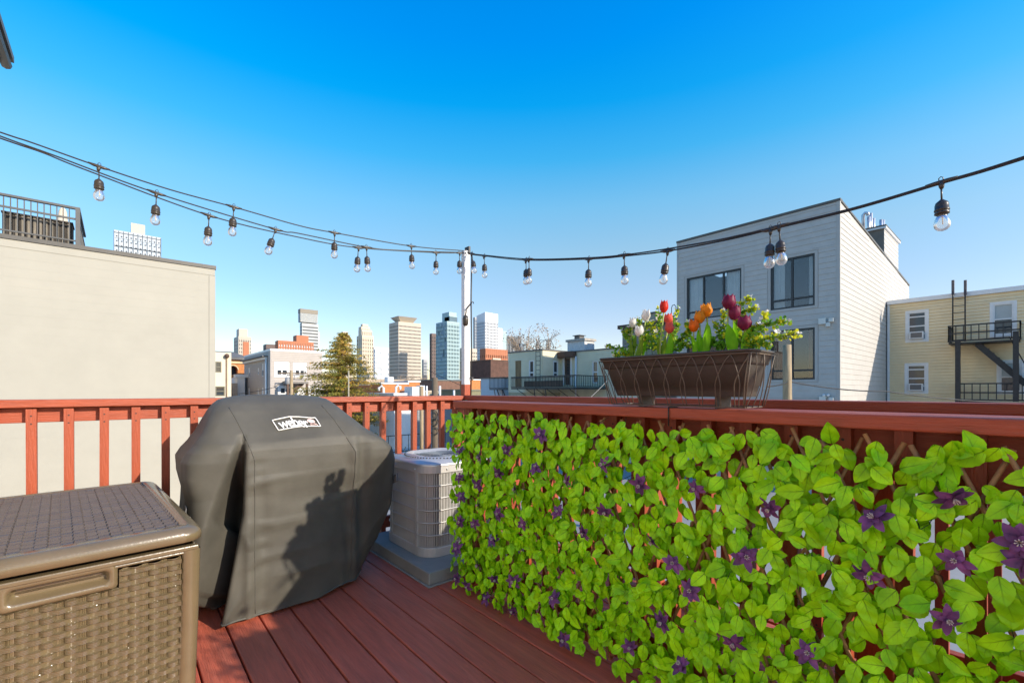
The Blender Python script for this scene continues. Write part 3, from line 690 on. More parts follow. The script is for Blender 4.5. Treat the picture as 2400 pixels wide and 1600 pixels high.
k = MB(); k.box(b.x-.2, b.x, TY-1.7, TY-1.5, GZ, zf-.2); k.box(a.x, a.x+.2, TY-1.7, TY-1.5, GZ, zf-.2); k.build('post', M['brown'], fe2)

# ------------------------------------------------------------------ cream low block and brick arch building between cream wall and taupe house
cbx = empty('cream_block', (9, 56, GZ), 'cream rendered block with dark windows just right of the blank wall', 'building')
CY = 52.0; cx0, cY = ony(490, CY); cx1, _ = ony(542, CY); ct = zof(824, cY)
CW = []
for p0, p1, q0, q1 in ((504.5, 519, 847, 872), (504.5, 527, 905, 928)):
    x0, Y = ony(p0, CY); x1, _ = ony(p1, CY); CW.append((x0, x1, zof(q1, Y), zof(q0, Y)))
crm = mat('cream_render', (.70,.60,.44), .85, .06, 1)
wall_panel(cbx, 'y', CY, cx0, cx1, GZ, ct, crm, CW, .3)
k = MB(); k.box(cx0, cx1, CY+.3, CY+10, GZ, ct-.1); k.build('body', crm, cbx)
for w in CW: window(cbx, 'y', CY, *w, mat('olive_frame', (.14,.13,.09), .6), M['glass_dark'], (), ((w[2]+w[3])/2,), .1, .12, .1)
k = MB(); x = ony(531, CY)[0]; k.tube([(x, CY-.1, GZ), (x, CY-.1, zof(835, cY))], .05, 8); k.build('downpipe', mat('rusty_pipe', (.30,.18,.10), .7, .2, 3), cbx)
MB().lathe([(0,-.2),(.18,-.12),(.22,.05),(.14,.2),(0,.26)], (x, CY-.2, zof(833, cY)), 10).build('wall_lamp', M['brown'], cbx)
ab_ = empty('arched_brick_building', (13, 70, GZ), 'orange brick building with a round arched opening and grey roof', 'building')
obr = mat('orange_brick', (.50,.19,.06), .85, .2, 3, .1, 20)
buff = mat('buff_stone_band', (.62,.47,.28), .85, .1, 3)
AY = 66.0; ax0, aY = ony(532, AY); ax1, _ = ony(578, AY); acx, _ = ony(546, AY); atz = zof(842, aY); az = zof(862, aY); ar = (ony(557, AY)[0]-acx)
k = MB(); n = 20; zs = zof(866, aY)
outer = []
pts = [(acx + ar*math.cos(math.pi*i/n), zs + ar*1.0*math.sin(math.pi*i/n)) for i in range(n+1)]
for i in range(n):
    (xa, za_), (xb, zb_) = pts[i], pts[i+1]
    k.add([(xa, AY, za_), (xb, AY, zb_), (xb, AY, atz), (xa, AY, atz), (xa, AY+1, za_), (xb, AY+1, zb_), (xb, AY+1, atz), (xa, AY+1, atz)], [(0,3,2,1),(0,1,5,4)])
k.box(acx+ar, ax1, AY, AY+1, GZ, atz); k.box(ax0-2, acx-ar, AY, AY+1, GZ, atz); k.box(acx-ar, acx+ar, AY+.01, AY+1, GZ, zof(878, aY))
k.build('wall', obr, ab_)
k = MB()
for i in range(n):
    t0, t1 = math.pi*i/n, math.pi*(i+1)/n
    k.add([(acx+ar*f*math.cos(t), AY-dy, zs+ar*f*math.sin(t)) for dy in (.12, 0) for f in (1, 1.22) for t in (t0, t1)], [(0,1,3,2),(0,4,5,1),(2,3,7,6)])
k.build('arch_surround', buff, ab_)
k = MB(); k.box(ax0-2, ax1, AY-.15, AY-.001, zof(851, aY), zof(846, aY)); k.build('string_course', buff, ab_)
k = MB(); k.box(ax0-2.2, ax1+.2, AY-.5, AY+8, atz, atz+.25); k.add([(ax0-2.2,AY-.5,atz+.25),(ax1+.2,AY-.5,atz+.25),(ax1-1,AY+3,atz+1.2),(ax0-1,AY+3,atz+1.2)], [(0,1,2,3)]); k.build('roof', M['roof'], ab_)
k = MB(); k.box(acx-ar, acx+ar, AY+1.02, AY+1.1, zof(878, aY), atz); k.build('glazing', M['glass_dark'], ab_)
wg = empty('white_shed', (12, 60, GZ), 'small white building beside the taupe house', 'building')
x0, wY = ony(556, 60); x1, _ = ony(574, 60)
k = MB(); k.box(x0, x1, 60, 64, GZ, zof(884, wY)); k.build('wall', M['white_frame'], wg)
k = MB(); k.box(x0-.2, x0+1.6, 59.9, 61, zof(884, wY), zof(881, wY)+.2); k.build('roof_parapet', M['white_frame'], wg)
k = MB(); x2, _ = ony(546, 59); x3, _ = ony(557, 59); k.box(x2, x3, 59, 62, GZ, zof(898, wY)); k.build('annex', mat('grey_render', (.35,.30,.25), .8), wg)

# ------------------------------------------------------------------ low roofs beyond the rail
def low(name, label, px0, px1, py, y, depth, m, cap=True, capm=None):
    x0, Y = ony(px0, y); x1, _ = ony(px1, y); z = zof(py, Y)
    r = empty(name, ((x0+x1)/2, y, GZ), label, 'building')
    k = MB(); k.box(x0, x1, y, y+depth, GZ, z-.16); k.build('wall', m, r)
    if cap: k = MB(); k.box(x0-.08, x1+.08, y-.08, y+depth+.1, z-.16, z); k.build('coping', capm or M['white_frame'], r)
    return r, x0, x1, z
tan = mat('tan_roof_edge', (.55,.46,.34), .8, .1, 2)
r, x0, x1, z = low('brick_rowhouse', 'low orange brick rowhouse with stepped white coping beyond the rail', 895, 956, 896, 44, 8, obr)
k = MB(); k.box(x0, x0+.5, 43.4, 43.9, GZ, z-1.0); k.build('buttress', obr, r)
low('brick_penthouse', 'orange brick roof block right of the stepped rowhouse', 957, 984, 892, 47, 6, obr)
low('brick_wing', 'narrow orange brick wing between the evergreen and the stepped rowhouse', 868, 893, 899, 47, 6, obr)
low('flat_roof_shop', 'long white edged flat roof just above the rail', 924, 966, 921, 30, 5, M['white_frame'], capm=M['white_frame'])
low('grey_roof_shop', 'dark grey flat roof left of the white edged roof', 893, 922, 925, 33, 5, M['roof'], capm=M['roof'])
low('slate_rowhouse', 'row of dark slate and brown brick houses left of the white pole', 1012, 1078, 889, 56, 8, mat('brown_brick', (.17,.09,.06), .85, .25, 2), capm=mat('slate_green', (.14,.16,.15), .8))
low('tan_roof_house', 'low tan roofed house with white roof edges beside the pole', 985, 1084, 915, 40, 6, mat('tan_render', (.40,.34,.24), .85, .15, 1), capm=tan)
low('orange_rowhouse', 'orange brick rowhouse right of the white pole', 1096, 1126, 888, 60, 7, obr)
low('olive_roof_house', 'olive roofed low house right of the white pole', 1098, 1130, 912, 34, 5, mat('olive_wall', (.25,.23,.13), .85, .1, 2), capm=mat('olive_felt', (.22,.21,.14), .85))
low('brick_shop', 'dark brown brick shop behind the fire balcony', 1150, 1200, 842, 62, 9, mat('dark_brown_brick', (.10,.05,.035), .85, .3, 1.5), capm=M['brown'])
low('pale_rowhouse', 'pale low house wall below the evergreen tree', 755, 812, 933, 40, 5, mat('salmon_wall', (.55,.22,.14), .85, .1, 2), capm=mat('salmon_coping', (.5,.2,.12), .8))
def roofbit(name, label, cat, px0, px1, py0, py1, y, m, d=.8):
    x0, Y = ony(px0, y); x1, _ = ony(px1, y); k = MB(); k.box(x0, x1, y, y+d, zof(py1, Y), zof(py0, Y)); return tag(k.build(name, m, bevel=.02), label, cat)
roofbit('roof_hatch', 'tall white roof hatch standing in front of the orange brick block', 'roof hatch', 966, 983, 906, 932, 29.5, M['white_frame'], 1.2)
roofbit('roof_condenser', 'white square condenser on top of the stepped brick rowhouse', 'condenser', 909, 923, 883, 894.5, 45, M['white_frame'])
roofbit('roof_box', 'white vent box on the roof right of the orange brick block', 'vent box', 984, 992, 903, 913, 42, M['white_frame'])
for i, (px, q0, q1, y, hook, lab) in enumerate(((899, 909, 925, 43.2, 1, 'white curved vent pipe at the left end of the stepped brick rowhouse'), (928, 907, 921, 31, 1, 'white hooked vent pipe above the long white edged roof'), (993, 903, 930, 33, 0, 'thin white vent pipe standing left of the dark wooden pole'), (1000, 904, 930, 36, 0, 'double white vent stack close to the dark wooden pole'), (1031, 904, 927, 30, 0, 'white vent pipe standing right of the dark wooden pole'), (1064, 914, 928, 32, 0, 'short white vent pipe close left of the white pole'))):
    x, Y = ony(px, y); zt = zof(q0, Y); pts = [(x, y, zof(q1, Y)-.8), (x, y, zt)]
    if hook: pts += [(x+.15, y, zt+.15), (x+.35, y, zt+.05), (x+.36, y, zt-.2)] if i else [(x-.2, y, zt+.2), (x-.5, y, zt), (x-.5, y, zt-.3)]
    tag(MB().tube(pts, .09 if i else .13, 8).build('vent_pipe', M['white_frame']), lab, 'vent pipe', 'vent pipes on the low roofs')
# garage and low grey house seen between the balusters
gr = empty('grey_garage', (20, 29, GZ), 'grey clapboard garage with white corner seen between the balusters', 'garage')
x0, gY = ony(946, 31.0); x1, _ = ony(1075, 31.0); zt = zof(950, gY)
gs = mat('grey_garage_siding', (.30,.30,.30), .8, .08, 2)  # one even grey for the garage wall and its boards
k = MB(); k.box(x0, x1, 31.0, 37, GZ, zt); k.build('wall', gs, gr)
siding(gr, 'y', 31.0, x0+1.2, x1, GZ, zt-.1, .2, gs, proud=.04, tilt=.03)
k = MB(); k.box(x0-.05, x0+1.1, 30.93, 31, GZ, zt); k.build('pilaster', M['white_frame'], gr)
k = MB(); k.box(x0-.2, x1+.2, 30.8, 37.1, zt, zt+.2); k.build('roof', M['roof'], gr)
ga = empty('blue_grey_house', (15, 35, GZ), 'blue grey house wall with dark door behind the evergreen', 'house')
x0, gY = ony(900, 36.0); x1, _ = ony(925, 36.0); k = MB(); k.box(x0, x1, 36, 40, GZ, zof(955, gY)); k.build('wall', mat('blue_grey', (.16,.18,.21), .8, .1, 2), ga)
xa, _ = ony(911, 36); xb, _ = ony(917, 36); k = MB(); k.box(xa, xb, 35.95, 36, GZ, zof(985, gY)); k.build('door', M['black'], ga)
fn = empty('black_fence', (12, 27, GZ), 'thin black metal fence in front of the grey garage', 'fence')
k = MB(); x0, _ = ony(860, 28.5); x1, _ = ony(1070, 28.5); railing_panel(k, (x0, 28.5, GZ), (x1, 28.5, GZ), .15, 1.25, .5, .03); k.build('rail', M['iron'], fn)
# ================================================================== SKYLINE
def tower(name, label, p0, pc, p1, top, Y, wallm, glassm, nl, nr, floor=3.4, pier=.35, band=.4, deep=.5, base=None, sidem=None, crown=None):
    """corner at pixel pc, depth Y; left face (facing -x) back to p0, right face (facing -y) out to p1"""
    a, b = ab(pc); xc, yc = a*Y, b*Y; z = zof(top, Y)
    y1 = onx(p0, xc)[0] if p0 is not None else yc + 25
    x1 = ony(p1, yc)[0]
    r = empty(name, ((xc+x1)/2, (yc+y1)/2, GZ), label, 'tower', kind=None)
    k = MB(); k.box(xc+deep, x1-deep, yc+deep, y1-deep, GZ, z-.2); k.build('glazing', glassm, r)
    k = MB(); nf = max(2, int((z-GZ)/floor)); fh = (z-GZ)/nf
    lo = max(0, int((zof(940, Y)-GZ)/fh)-1)
    k.box(xc, x1, yc, y1, z-fh*.6, z)
    for i in range(lo, nf):
        zz = GZ + i*fh; k.box(xc+.003, x1-.003, yc+.003, y1-.003, zz, zz+fh*band)
    k.build('floor_band', sidem or wallm, r, kind='stuff')
    k = MB(); w = (x1-xc)/max(nr, 1); l = (y1-yc)/max(nl, 1)
    for i in range(nr+1):
        c = xc + w*i; c0 = max(xc, c-w*pier/2); c1 = min(x1, c+w*pier/2); k.box(c0, c1, yc-.06, yc+deep+.05, GZ, z-.3)
    for i in range(nl+1):
        c = yc + l*i; c0 = max(yc-.05, c-l*pier/2); c1 = min(y1, c+l*pier/2); k.box(xc-.06, xc+deep+.05, c0, c1, GZ, z-.3)
    k.build('pier', wallm, r, kind='stuff')
    return r, xc, x1, yc, y1, z
def cm(n, c, v=.06, r=.7): return mat(n, c, r, v, .05)
gA = mat('blue_sky_glass', (.10,.16,.22), .12, .2, .05, spec=.8)
gB = mat('grey_tower_glass', (.10,.11,.12), .15, .2, .05, spec=.7)
gC = mat('teal_tower_glass', (.06,.11,.14), .12, .3, .08, spec=.8)
gW = mat('pale_tower_glass', (.45,.52,.58), .2, .08, .05, spec=.7)
wht = cm('white_tower_cladding', (.62,.63,.64)); crt = cm('cream_tower_stone', (.66,.55,.40)); brk = cm('red_tower_brick', (.42,.15,.07), .15)
bge = cm('beige_tower_precast', (.52,.45,.36)); gry = cm('grey_tower_cladding', (.40,.40,.40)); drk = cm('dark_tower_brick', (.14,.095,.08), .15)
sil = cm('silver_tower_band', (.50,.52,.50)); tea = cm('teal_tower_panel', (.34,.46,.46))
# white slab behind the cream wall
r, xc, x1, yc, y1, z = tower('white_slab_tower', 'white gridded slab tower with beige penthouse above the cream wall', None, 267, 377, 538, 190, cm('pale_blue_cladding', (.44,.49,.53)), gW, 2, 10, 3.2, .22, .62, .25)
k = MB(); pa, _ = ony(307, yc+6); pb2, Yp = ony(340, yc+6); k.box(pa, pb2, yc+6, yc+14, z-1, zof(528, Yp)); k.build('penthouse', bge, r)
k = MB()
for i in range(10):
    for j in range(18):
        w = (x1-xc)/10; zz = z - 2.2 - j*3.2*.62
        if zz < 20: break
        k.box(xc+w*(i+.42), xc+w*(i+.74), yc-.12, yc-.05, zz-.55, zz)
k.build('vent_slot', gB, r, kind='stuff')
k = MB()
for i in range(11): c = xc+(x1-xc)*i/10; k.box(c-.12, c+.12, yc-.13, yc-.065, 20, z-.2)
for j in range(7): zz = z - 1.0 - j*5.6; k.box(xc+.13, x1-.13, yc-.12, yc-.062, zz-.14, zz+.14)
k.build('joint', gB, r, kind='stuff')
# red and cream tower
r, xc, x1, yc, y1, z = tower('brick_and_stone_tower', 'slim red brick tower with pale stone crown left of the taupe house', 548, 559, 589, 787, 420, bge, gB, 6, 7, 3.4, .5, .35)
k = MB(); w = x1-xc; k.box(xc+w*.35, xc+w*.8, yc-.5, yc+.5, GZ, zof(800, 420)); k.build('brick_bay', brk, r)
k = MB(); k.box(xc+w*.1, xc+w*.78, yc+4, yc+16, z, zof(772, 430)); k.build('crown', bge, r)
# brown brick block behind taupe house
r, xc, x1, yc, y1, z = tower('brown_brick_block', 'reddish brown brick apartment block rising behind the taupe house', 645, 652, 735, 797, 330, brk, wht, 2, 14, 2.7, .5, .30)
k = MB(); a_, _ = ony(695, yc+5); b_, Yp = ony(723, yc+5); k.box(a_, b_, yc+5, yc+14, z-1, zof(787, Yp)); k.build('penthouse', brk, r)
r, xc, x1, yc, y1, z = tower('low_brick_block', 'low dark brick block at the left of the brown brick block', 617, 624, 646, 806, 360, drk, gA, 2, 4, 3.2, .4, .4)
# stacked glass tower
r, xc, x1, yc, y1, z = tower('stacked_glass_tower', 'tall silver glass tower with a shifted upper box', 703, 708, 746, 756, 760, sil, gB, 4, 1, 5.2, .05, .45, .6)
z2 = zof(724, 760); w = x1-xc
k = MB(); k.box(xc-3.0, x1-2.0, yc-2.5, y1-3, z+1.0, z2-7); k.build('upper_glazing', gB, r)
k = MB(); n = 13
for i in range(n): zz = z+1.0+(z2-8-z)*i/n; k.box(xc-3.6, x1-1.6, yc-3.1, y1-2.5, zz, zz+.7)
k.build('floor_band', sil, r, kind='stuff')
k = MB(); k.box(xc-3.7, x1-1.5, yc-3.2, y1-2.4, z2-7, z2); k.build('crown', cm('brown_mesh_crown', (.25,.22,.17)), r)
k = MB(); k.box(x1, x1+3.5, yc+3, yc+22, GZ, zof(776, 770)); k.build('side_fin', gW, r)
# two cream stepped towers
def stepped(name, label, steps, Y, wallm, glassm, shade=None):
    r = None
    for i, (p0, pc, p1, top, nl, nr) in enumerate(steps):
        if r is None:
            r, *_ = tower(name, label, p0, pc, p1, top, Y, wallm, glassm, nl, nr, 3.6, .55, .3)
        else:
            a, b = ab(pc); xc, yc = a*(Y+i*2), b*(Y+i*2); z = zof(top, Y+i*2); x1 = ony(p1, yc)[0]; y1 = yc + (x1-xc)*.8
            k = MB(); k.box(xc, x1, yc, y1, zof(900, Y), z); k.build('setback', wallm, r)
            k = MB(); n = 5
            for q in range(n): k.box(xc+(x1-xc)*(q+.3)/n, xc+(x1-xc)*(q+.7)/n, yc-.15, yc-.02, z-10, z-2)
            k.build('window_slot', glassm, r, kind='stuff')
    return r
stepped('small_stepped_tower', 'small cream and grey stepped tower peeking over the evergreen', [(790, 798, 824, 789, 3, 7), (796, 801, 819, 783, 2, 4), (800, 803, 815, 777, 2, 3)], 520, crt, gB)
stepped('cream_deco_tower', 'tall cream stone tower with stepped rounded crown right of the evergreen', [(836, 849, 875, 785, 3, 6), (837, 848, 872, 772, 2, 4), (840, 847, 867, 765, 2, 4), (845, 850, 863, 759, 2, 3)], 460, crt, gB)
r, *_ = tower('white_office_block', 'broad pale blue white block left of the tower with the flared crown', 870, 877, 912, 813, 560, wht, gW, 3, 2, 6, .1, .5)
# tower with the flared crown
r, xc, x1, yc, y1, z = tower('flared_crown_tower', 'grey beige gridded office tower with a flared crown', 912, 934, 987, 753, 500, bge, gB, 12, 18, 3.9, .32, .58, .5, sidem=bge)
zc = zof(742, 505); k = MB()
A = [(xc-.5,yc-.5),(x1-5,yc-.5),(x1-5,y1-4),(xc-.5,y1-4)]; B = [(xc+4,yc+4),(x1-9,yc+4),(x1-9,y1-9),(xc+4,y1-9)]
k.add([(x+1,y+1,z+.2) for x, y in B] + [(x,y,zc) for x, y in A], [(0,1,5,4),(1,2,6,5),(2,3,7,6),(3,0,4,7),(4,5,6,7)]); k.build('crown', cm('pale_crown', (.48,.42,.33)), r)
# brick tower, teal tower
r, *_ = tower('dark_brick_tower', 'dark brown brick tower left of the teal glass tower', 1007, 1012, 1030, 781, 480, drk, gB, 3, 5, 3.5, .45, .4)
r, xc, x1, yc, y1, z = tower('teal_glass_tower', 'teal glass tower with staggered panels left of the white pole', 1022, 1048, 1077, 752, 400, tea, gC, 9, 8, 3.4, .42, .34, .5)
k = MB(); k.box(xc+4, x1-1, yc+2, y1-8, z, zof(742, 405)); k.build('crown', gC, r)
k = MB(); k.box(xc+4, xc+12, yc+3, y1-4, z, zof(733, 410)); k.box(xc+3.9, x1-.9, yc+1.9, y1-7.9, zof(741.9, 405), zof(740.5, 405)); k.build('crown_frame', tea, r)
k = MB(); rr = random.Random(3)
for i in range(46):
    fl = GZ + 3.4*rr.randint(3, 18); l = (y1-yc)/9; q = rr.randint(0, 7); k.box(xc-.12, xc+.5, yc+l*(q+.15), yc+l*(q+.85), fl, fl+3.2)
k.build('panel', cm('blue_glass_panel', (.16,.24,.30)), r, kind='stuff')
r, *_ = tower('beige_midrise', 'beige gridded midrise right behind the white pole', 1078, 1083, 1118, 815, 430, bge, gB, 2, 9, 3.3, .45, .5)
# white tower with slanted top
r, *_ = tower('blue_glass_tower', 'narrow blue glass tower left behind the white slanted tower', 1109, 1113, 1127, 743, 640, gry, gA, 2, 4, 4, .1, .2)
r, xc, x1, yc, y1, z = tower('slanted_white_tower', 'white tower with a slanted solid top right of the pole', 1117, 1137, 1167, 748, 520, wht, gB, 9, 9, 3.3, .42, .4, .5)
zt = zof(731, 520); zl = zof(744, 545)
k = MB(); k.add([(xc-.1,yc-.1,z-2),(x1+.1,yc-.1,z-2),(x1+.1,y1,z-2),(xc-.1,y1,z-2),(xc-.1,yc-.1,zt),(x1+.1,yc-.1,zt-.5),(x1+.1,y1,zl),(xc-.1,y1,zl)], [(0,1,5,4),(1,2,6,5),(2,3,7,6),(3,0,4,7),(4,5,6,7)]); k.build('slanted_top', cm('white_top', (.72,.73,.74)), r)
k = MB(); x2, _ = ony(1178, yc+3); k.box(x1, x2, yc+3, y1-4, GZ, zof(765, 525)); k.build('lower_wing', wht, r)
x3, _ = ony(1187, yc+9)
k = MB(); k.box(x2, x3, yc+9, y1-4, GZ, zof(770, 530)); k.build('rear_wing', tea, r)
# brick block and dark trapezoid
r, xc, x1, yc, y1, z = tower('brick_apartment_block', 'orange brick and cream apartment block below the slanted tower', 1125, 1138, 1190, 816, 230, brk, crt, 3, 12, 3.2, .45, .5)
k = MB(); k.box(xc+(x1-xc)*.3, xc+(x1-xc)*.65, yc-.5, yc+3, GZ, zof(838, 230)); k.build('stone_bay', crt, r)
k = MB(); k.box(xc-2.5, xc, yc-1.5, yc+6, GZ, zof(858, 230)); k.build('side_bay', brk, r)
tq = empty('dark_glass_tower', (0, 700, GZ), 'dark glass tower with tapered top left of the bare tree', 'tower')
a0, b0 = ab(1185); Yq = 700; xq, yq = ony(1187, 700)[0], 700; xr = ony(1223, 700)[0]; Yq = ony(1200, 700)[1]; zq = zof(788, Yq)
WM[tq] = tq.matrix_basis.copy()
k = MB(); d = (xr-xq)*.06
k.add([(xq-2*d,yq,GZ),(xr+2*d,yq,GZ),(xr+2*d,yq+25,GZ),(xq-2*d,yq+25,GZ),(xq,yq+1,zq),(xr-d,yq+1,zq),(xr-d,yq+20,zq),(xq,yq+20,zq)], [(0,1,5,4),(1,2,6,5),(2,3,7,6),(3,0,4,7),(4,5,6,7)]); k.build('glazing', gB, tq)
k = MB(); k.box(xr-7, xr+4, yq-4, yq-.5, GZ, zof(803, Yq)); k.build('front_block', gA, tq)
k = MB()
for i in range(5): k.box(xq+(xr-xq)*(.02+.2*i)-.3, xq+(xr-xq)*(.02+.2*i)+.3, yq-1.2, yq-.2, GZ, zof(796, Yq))
k.build('mullion', gry, tq)
r, *_ = tower('small_glass_block', 'small glass block far off between the flared tower and the brick tower', 989, 993, 1002, 842, 600, gry, gA, 2, 3, 4, .2, .3)
# distant low roofline and bare wood
wr = mat('far_roofs', (.38,.30,.22), .9, .5, .06, obj=False)
k = MB(); rr = random.Random(11)
for i in range(150):
    Y = rr.uniform(75, 180); px = rr.uniform(560, 1460); a, b = ab(px); w = rr.uniform(4, 9); h = rr.uniform(4.0, 7.0) if Y > 100 else rr.uniform(3.2, 4.6)
    k.box(a*Y-w, a*Y+w, b*Y-w, b*Y+w, GZ, GZ+h)
tag(k.build('distant_rooftops', wr), 'mass of low tan and brown rooftops below the towers', 'rooftops', kind='stuff')

# ================================================================== TREES
bark = mat('grey_brown_bark', (.20,.145,.10), .9, .25, 5, .4, 20)
bark_pale = mat('pale_twig_bark', (.36,.27,.19), .9, .2, 3)
def branch(mb, p, d, L, r, lev, rr, spread, n, tips, droop=0.0):
    pts = [p]; rs = [r]; q = p.copy(); dd = d.copy(); st = 3
    for i in range(st):
        dd = (dd + Vector((rr.uniform(-1,1), rr.uniform(-1,1), rr.uniform(-.6,.8)-droop)) * .16).normalized()
        q = q + dd * (L/st); pts.append(q.copy()); rs.append(max(r*(1-.55*(i+1)/st), .014))
    mb.tube(pts, rs, 5 if lev > 1 else 3, cap=False)
    if lev <= 0: tips.append(q); return
    for i in range(n):
        t = rr.uniform(.35, 1.0); j = min(int(t*st), st-1); o = pts[j].lerp(pts[j+1], t*st-j)
        nd = (dd + Vector((rr.uniform(-1,1), rr.uniform(-1,1), rr.uniform(-.5,.9))) * spread).normalized()
        branch(mb, o, nd, L*rr.uniform(.5,.72), r*.5, lev-1, rr, spread, n, tips, droop)
    tips.append(q)
def bare_tree(loc, h, seed, label, r0=.16, lev=4, leaves=0, spread=.8, bm=None, lm=None, group=None):
    rr = random.Random(seed); root = empty('bare_tree', loc, label, 'tree', group)
    mb = MB(); tips = []; b = Vector(loc)
    th = h*.35
    mb.tube([b, b+Vector((rr.uniform(-.1,.1),0,th*.6)), b+Vector((.05,.05,th))], [r0*1.2, r0, r0*.9], 8)
    mb.build('trunk', bm or bark, root)
    cr = MB()
    for i in range(5):
        d = Vector((rr.uniform(-.8,.8), rr.uniform(-.8,.8), 1)).normalized(); branch(cr, b+Vector((.05,.05,th*rr.uniform(.8,1))), d, h*.30, r0*.6, lev-1, rr, spread, 4, tips)
    if leaves:
        for t in tips:
            for i in range(leaves):
                c = t + Vector((rr.gauss(0,.14), rr.gauss(0,.14), rr.gauss(0,.14))); s = rr.uniform(.04,.10)
                u = Vector((rr.uniform(-1,1), rr.uniform(-1,1), rr.uniform(-1,1))).normalized()*s; v = Vector((rr.uniform(-1,1), rr.uniform(-1,1), rr.uniform(-1,1))).normalized()*s
                cr.add([c-u, c+v, c+u, c-v], [(0,1,2,3)])
    cr.build('crown', lm or bm or bark, root)
    return root
a, b = ab(1277); Yt = 46.0
bare_tree((a*Yt, b*Yt, GZ), 12.6, 5, 'bare budding tree behind the hoop ladder of the green house', .2, 4, 5, .85, bark_pale)
a, b = ab(950); bare_tree((a*110, b*110, GZ), 9.8, 9, 'rounded bare tree in front of the tower with the flared crown', .25, 4, 2, .8, bark_pale)
a, b = ab(988); bare_tree((a*125, b*125, GZ), 10.0, 19, 'bare tree at the foot of the flared tower, right of the rounded one', .25, 4, 2, .8, bark_pale)
a, b = ab(893); bare_tree((a*90, b*90, GZ), 8.0, 29, 'sparse bare tree in front of the pale blue white block', .2, 4, 1, .8, bark_pale)
a, b = ab(1222); bare_tree((a*60, b*60, GZ), 7.0, 39, 'small brown bush like tree at the left of the hoop ladder', .15, 4, 3, .9, bark)
# evergreen
en = thin_mat('evergreen_needles', (.29,.265,.045), .3, .6, .45, 1.1)
en2 = thin_mat('evergreen_needles_gold', (.52,.36,.07), .3, .6, .35, 1.1)
def evergreen(base, h, R, seed):
    rr = random.Random(seed)
    root = empty('evergreen_tree', base, 'olive green drooping evergreen tree in front of the taupe house', 'tree')
    b = Vector(base)
    MB().tube([b, b+Vector((0,0,h*.5)), b+Vector((.05,0,h*.97))], [.22, .14, .02], 8).build('trunk', bark, root)
    for nm, mm, frac in (('foliage', en, .72), ('foliage', en2, .28)):
        cr = MB(); lb = MB()
        n = int(290*frac)
        for i in range(n):
            t = (i+rr.random())/n; t = t**.85; z = h*(.10+.88*t); ang = rr.uniform(0, 2*math.pi)
            Lb = R*(1-t)**.8*rr.uniform(.5,1.2)*(1+.18*math.sin(ang*2+1)+.12*math.sin(ang*5)) + .22
            if rr.random() < .10: Lb *= 1.3
            d = Vector((math.cos(ang), math.sin(ang), 0)); steps = max(4, int(Lb/.15)); p = b + Vector((0,0,z)); pts = [p]
            for k in range(1, steps+1):
                f = k/steps; q = p + d*Lb*f + Vector((0,0, Lb*(.28*f - .42*f*f + (.18*f**3)) )); pts.append(q)
            lb.tube(pts, [.03*(1-.8*k/steps) for k in range(steps+1)], 3, cap=False)
            for k in range(1, steps+1):
                f = k/steps
                for e in range(7):
                    sp = Vector((rr.gauss(0,1), rr.gauss(0,1), rr.gauss(-.75,.55))); sp = (sp + d*.55).normalized()
                    ln = rr.uniform(.10,.30)*(1-.25*f); wd = rr.uniform(.014,.038); o = pts[k] + Vector((rr.gauss(0,.07), rr.gauss(0,.07), rr.gauss(0,.05)))
                    sd = sp.cross(Vector((rr.gauss(0,1), rr.gauss(0,1), rr.gauss(0,1)))).normalized()*wd
                    cr.add([o-sd*.6, o+sp*ln*.5-sd, o+sp*ln, o+sp*ln*.5+sd, o+sd*.6], [(0,1,2,3,4)])
        cr.build(nm, mm, root)
        lb.build('limb', bark, root)
    return root
pe = at(803, 780, 33.0); evergreen((pe.x, pe.y, GZ), pe.z-GZ+.15, 3.8, 4)
# shrub behind AC (between balusters)
rr = random.Random(8); sh = MB(); c = at(950, 1046, 24.0)
for i in range(900):
    o = Vector((c.x+rr.gauss(0,.9), c.y+rr.gauss(0,.4), GZ+.15+abs(rr.gauss(0,.35)))); s = rr.uniform(.04,.09)
    u = Vector((rr.uniform(-1,1), rr.uniform(-1,1), rr.uniform(-1,1))).normalized()*s; v = Vector((rr.uniform(-1,1), rr.uniform(-1,1), rr.uniform(-1,1))).normalized()*s
    sh.add([o-u, o+v, o+u, o-v], [(0,1,2,3)])
tag(sh.build('shrub', thin_mat('shrub_leaves', (.10,.13,.05), .3, .6, .4, 2.0)), 'low green shrub in the lot seen between the balusters', 'shrub')

# ================================================================== POLES AND WIRES
wood = mat('weathered_pole_wood', (.36,.27,.16), .85, .3, 4, .4, 14, (3,3,.4), spots=.4, var2=(.20,.15,.09))
woodd = mat('dark_pole_wood', (.14,.105,.07), .9, .3, 4, .4, 14, (3,3,.4))
a, b = ab(1845); pz = zof(808, 12.0)
po = empty('wooden_post', (a*12, b*12, GZ), 'weathered round wooden post cut flat in front of the modern house', 'post')
MB().tube([(a*12+.02, b*12, GZ), (a*12+.015, b*12, 0), (a*12, b*12, 1.6), (a*12-.01, b*12, pz)], [.12,.112,.105,.10], 14).build('shaft', wood, po)
a, b = ab(683); pz = zof(868, 40); up = empty('utility_pole', (a*40, b*40, GZ), 'wooden utility pole with cross arm in front of the taupe house', 'utility pole')
MB().tube([(a*40, b*40, GZ), (a*40, b*40, pz)], [.17,.12], 10).build('shaft', wood, up)
k = MB(); k.bar((a*40-1.0, b*40+.2, pz-.25), (a*40+1.3, b*40-.2, pz-.25), .1, .12); k.build('cross_arm', woodd, up)
for t in (-.9, -.4, .5, 1.1): MB().lathe([(.05,0),(.07,.08),(.03,.16),(0,.18)], (a*40+t, b*40-t*.17, pz-.19), 8).build('insulator', M['black'], up)
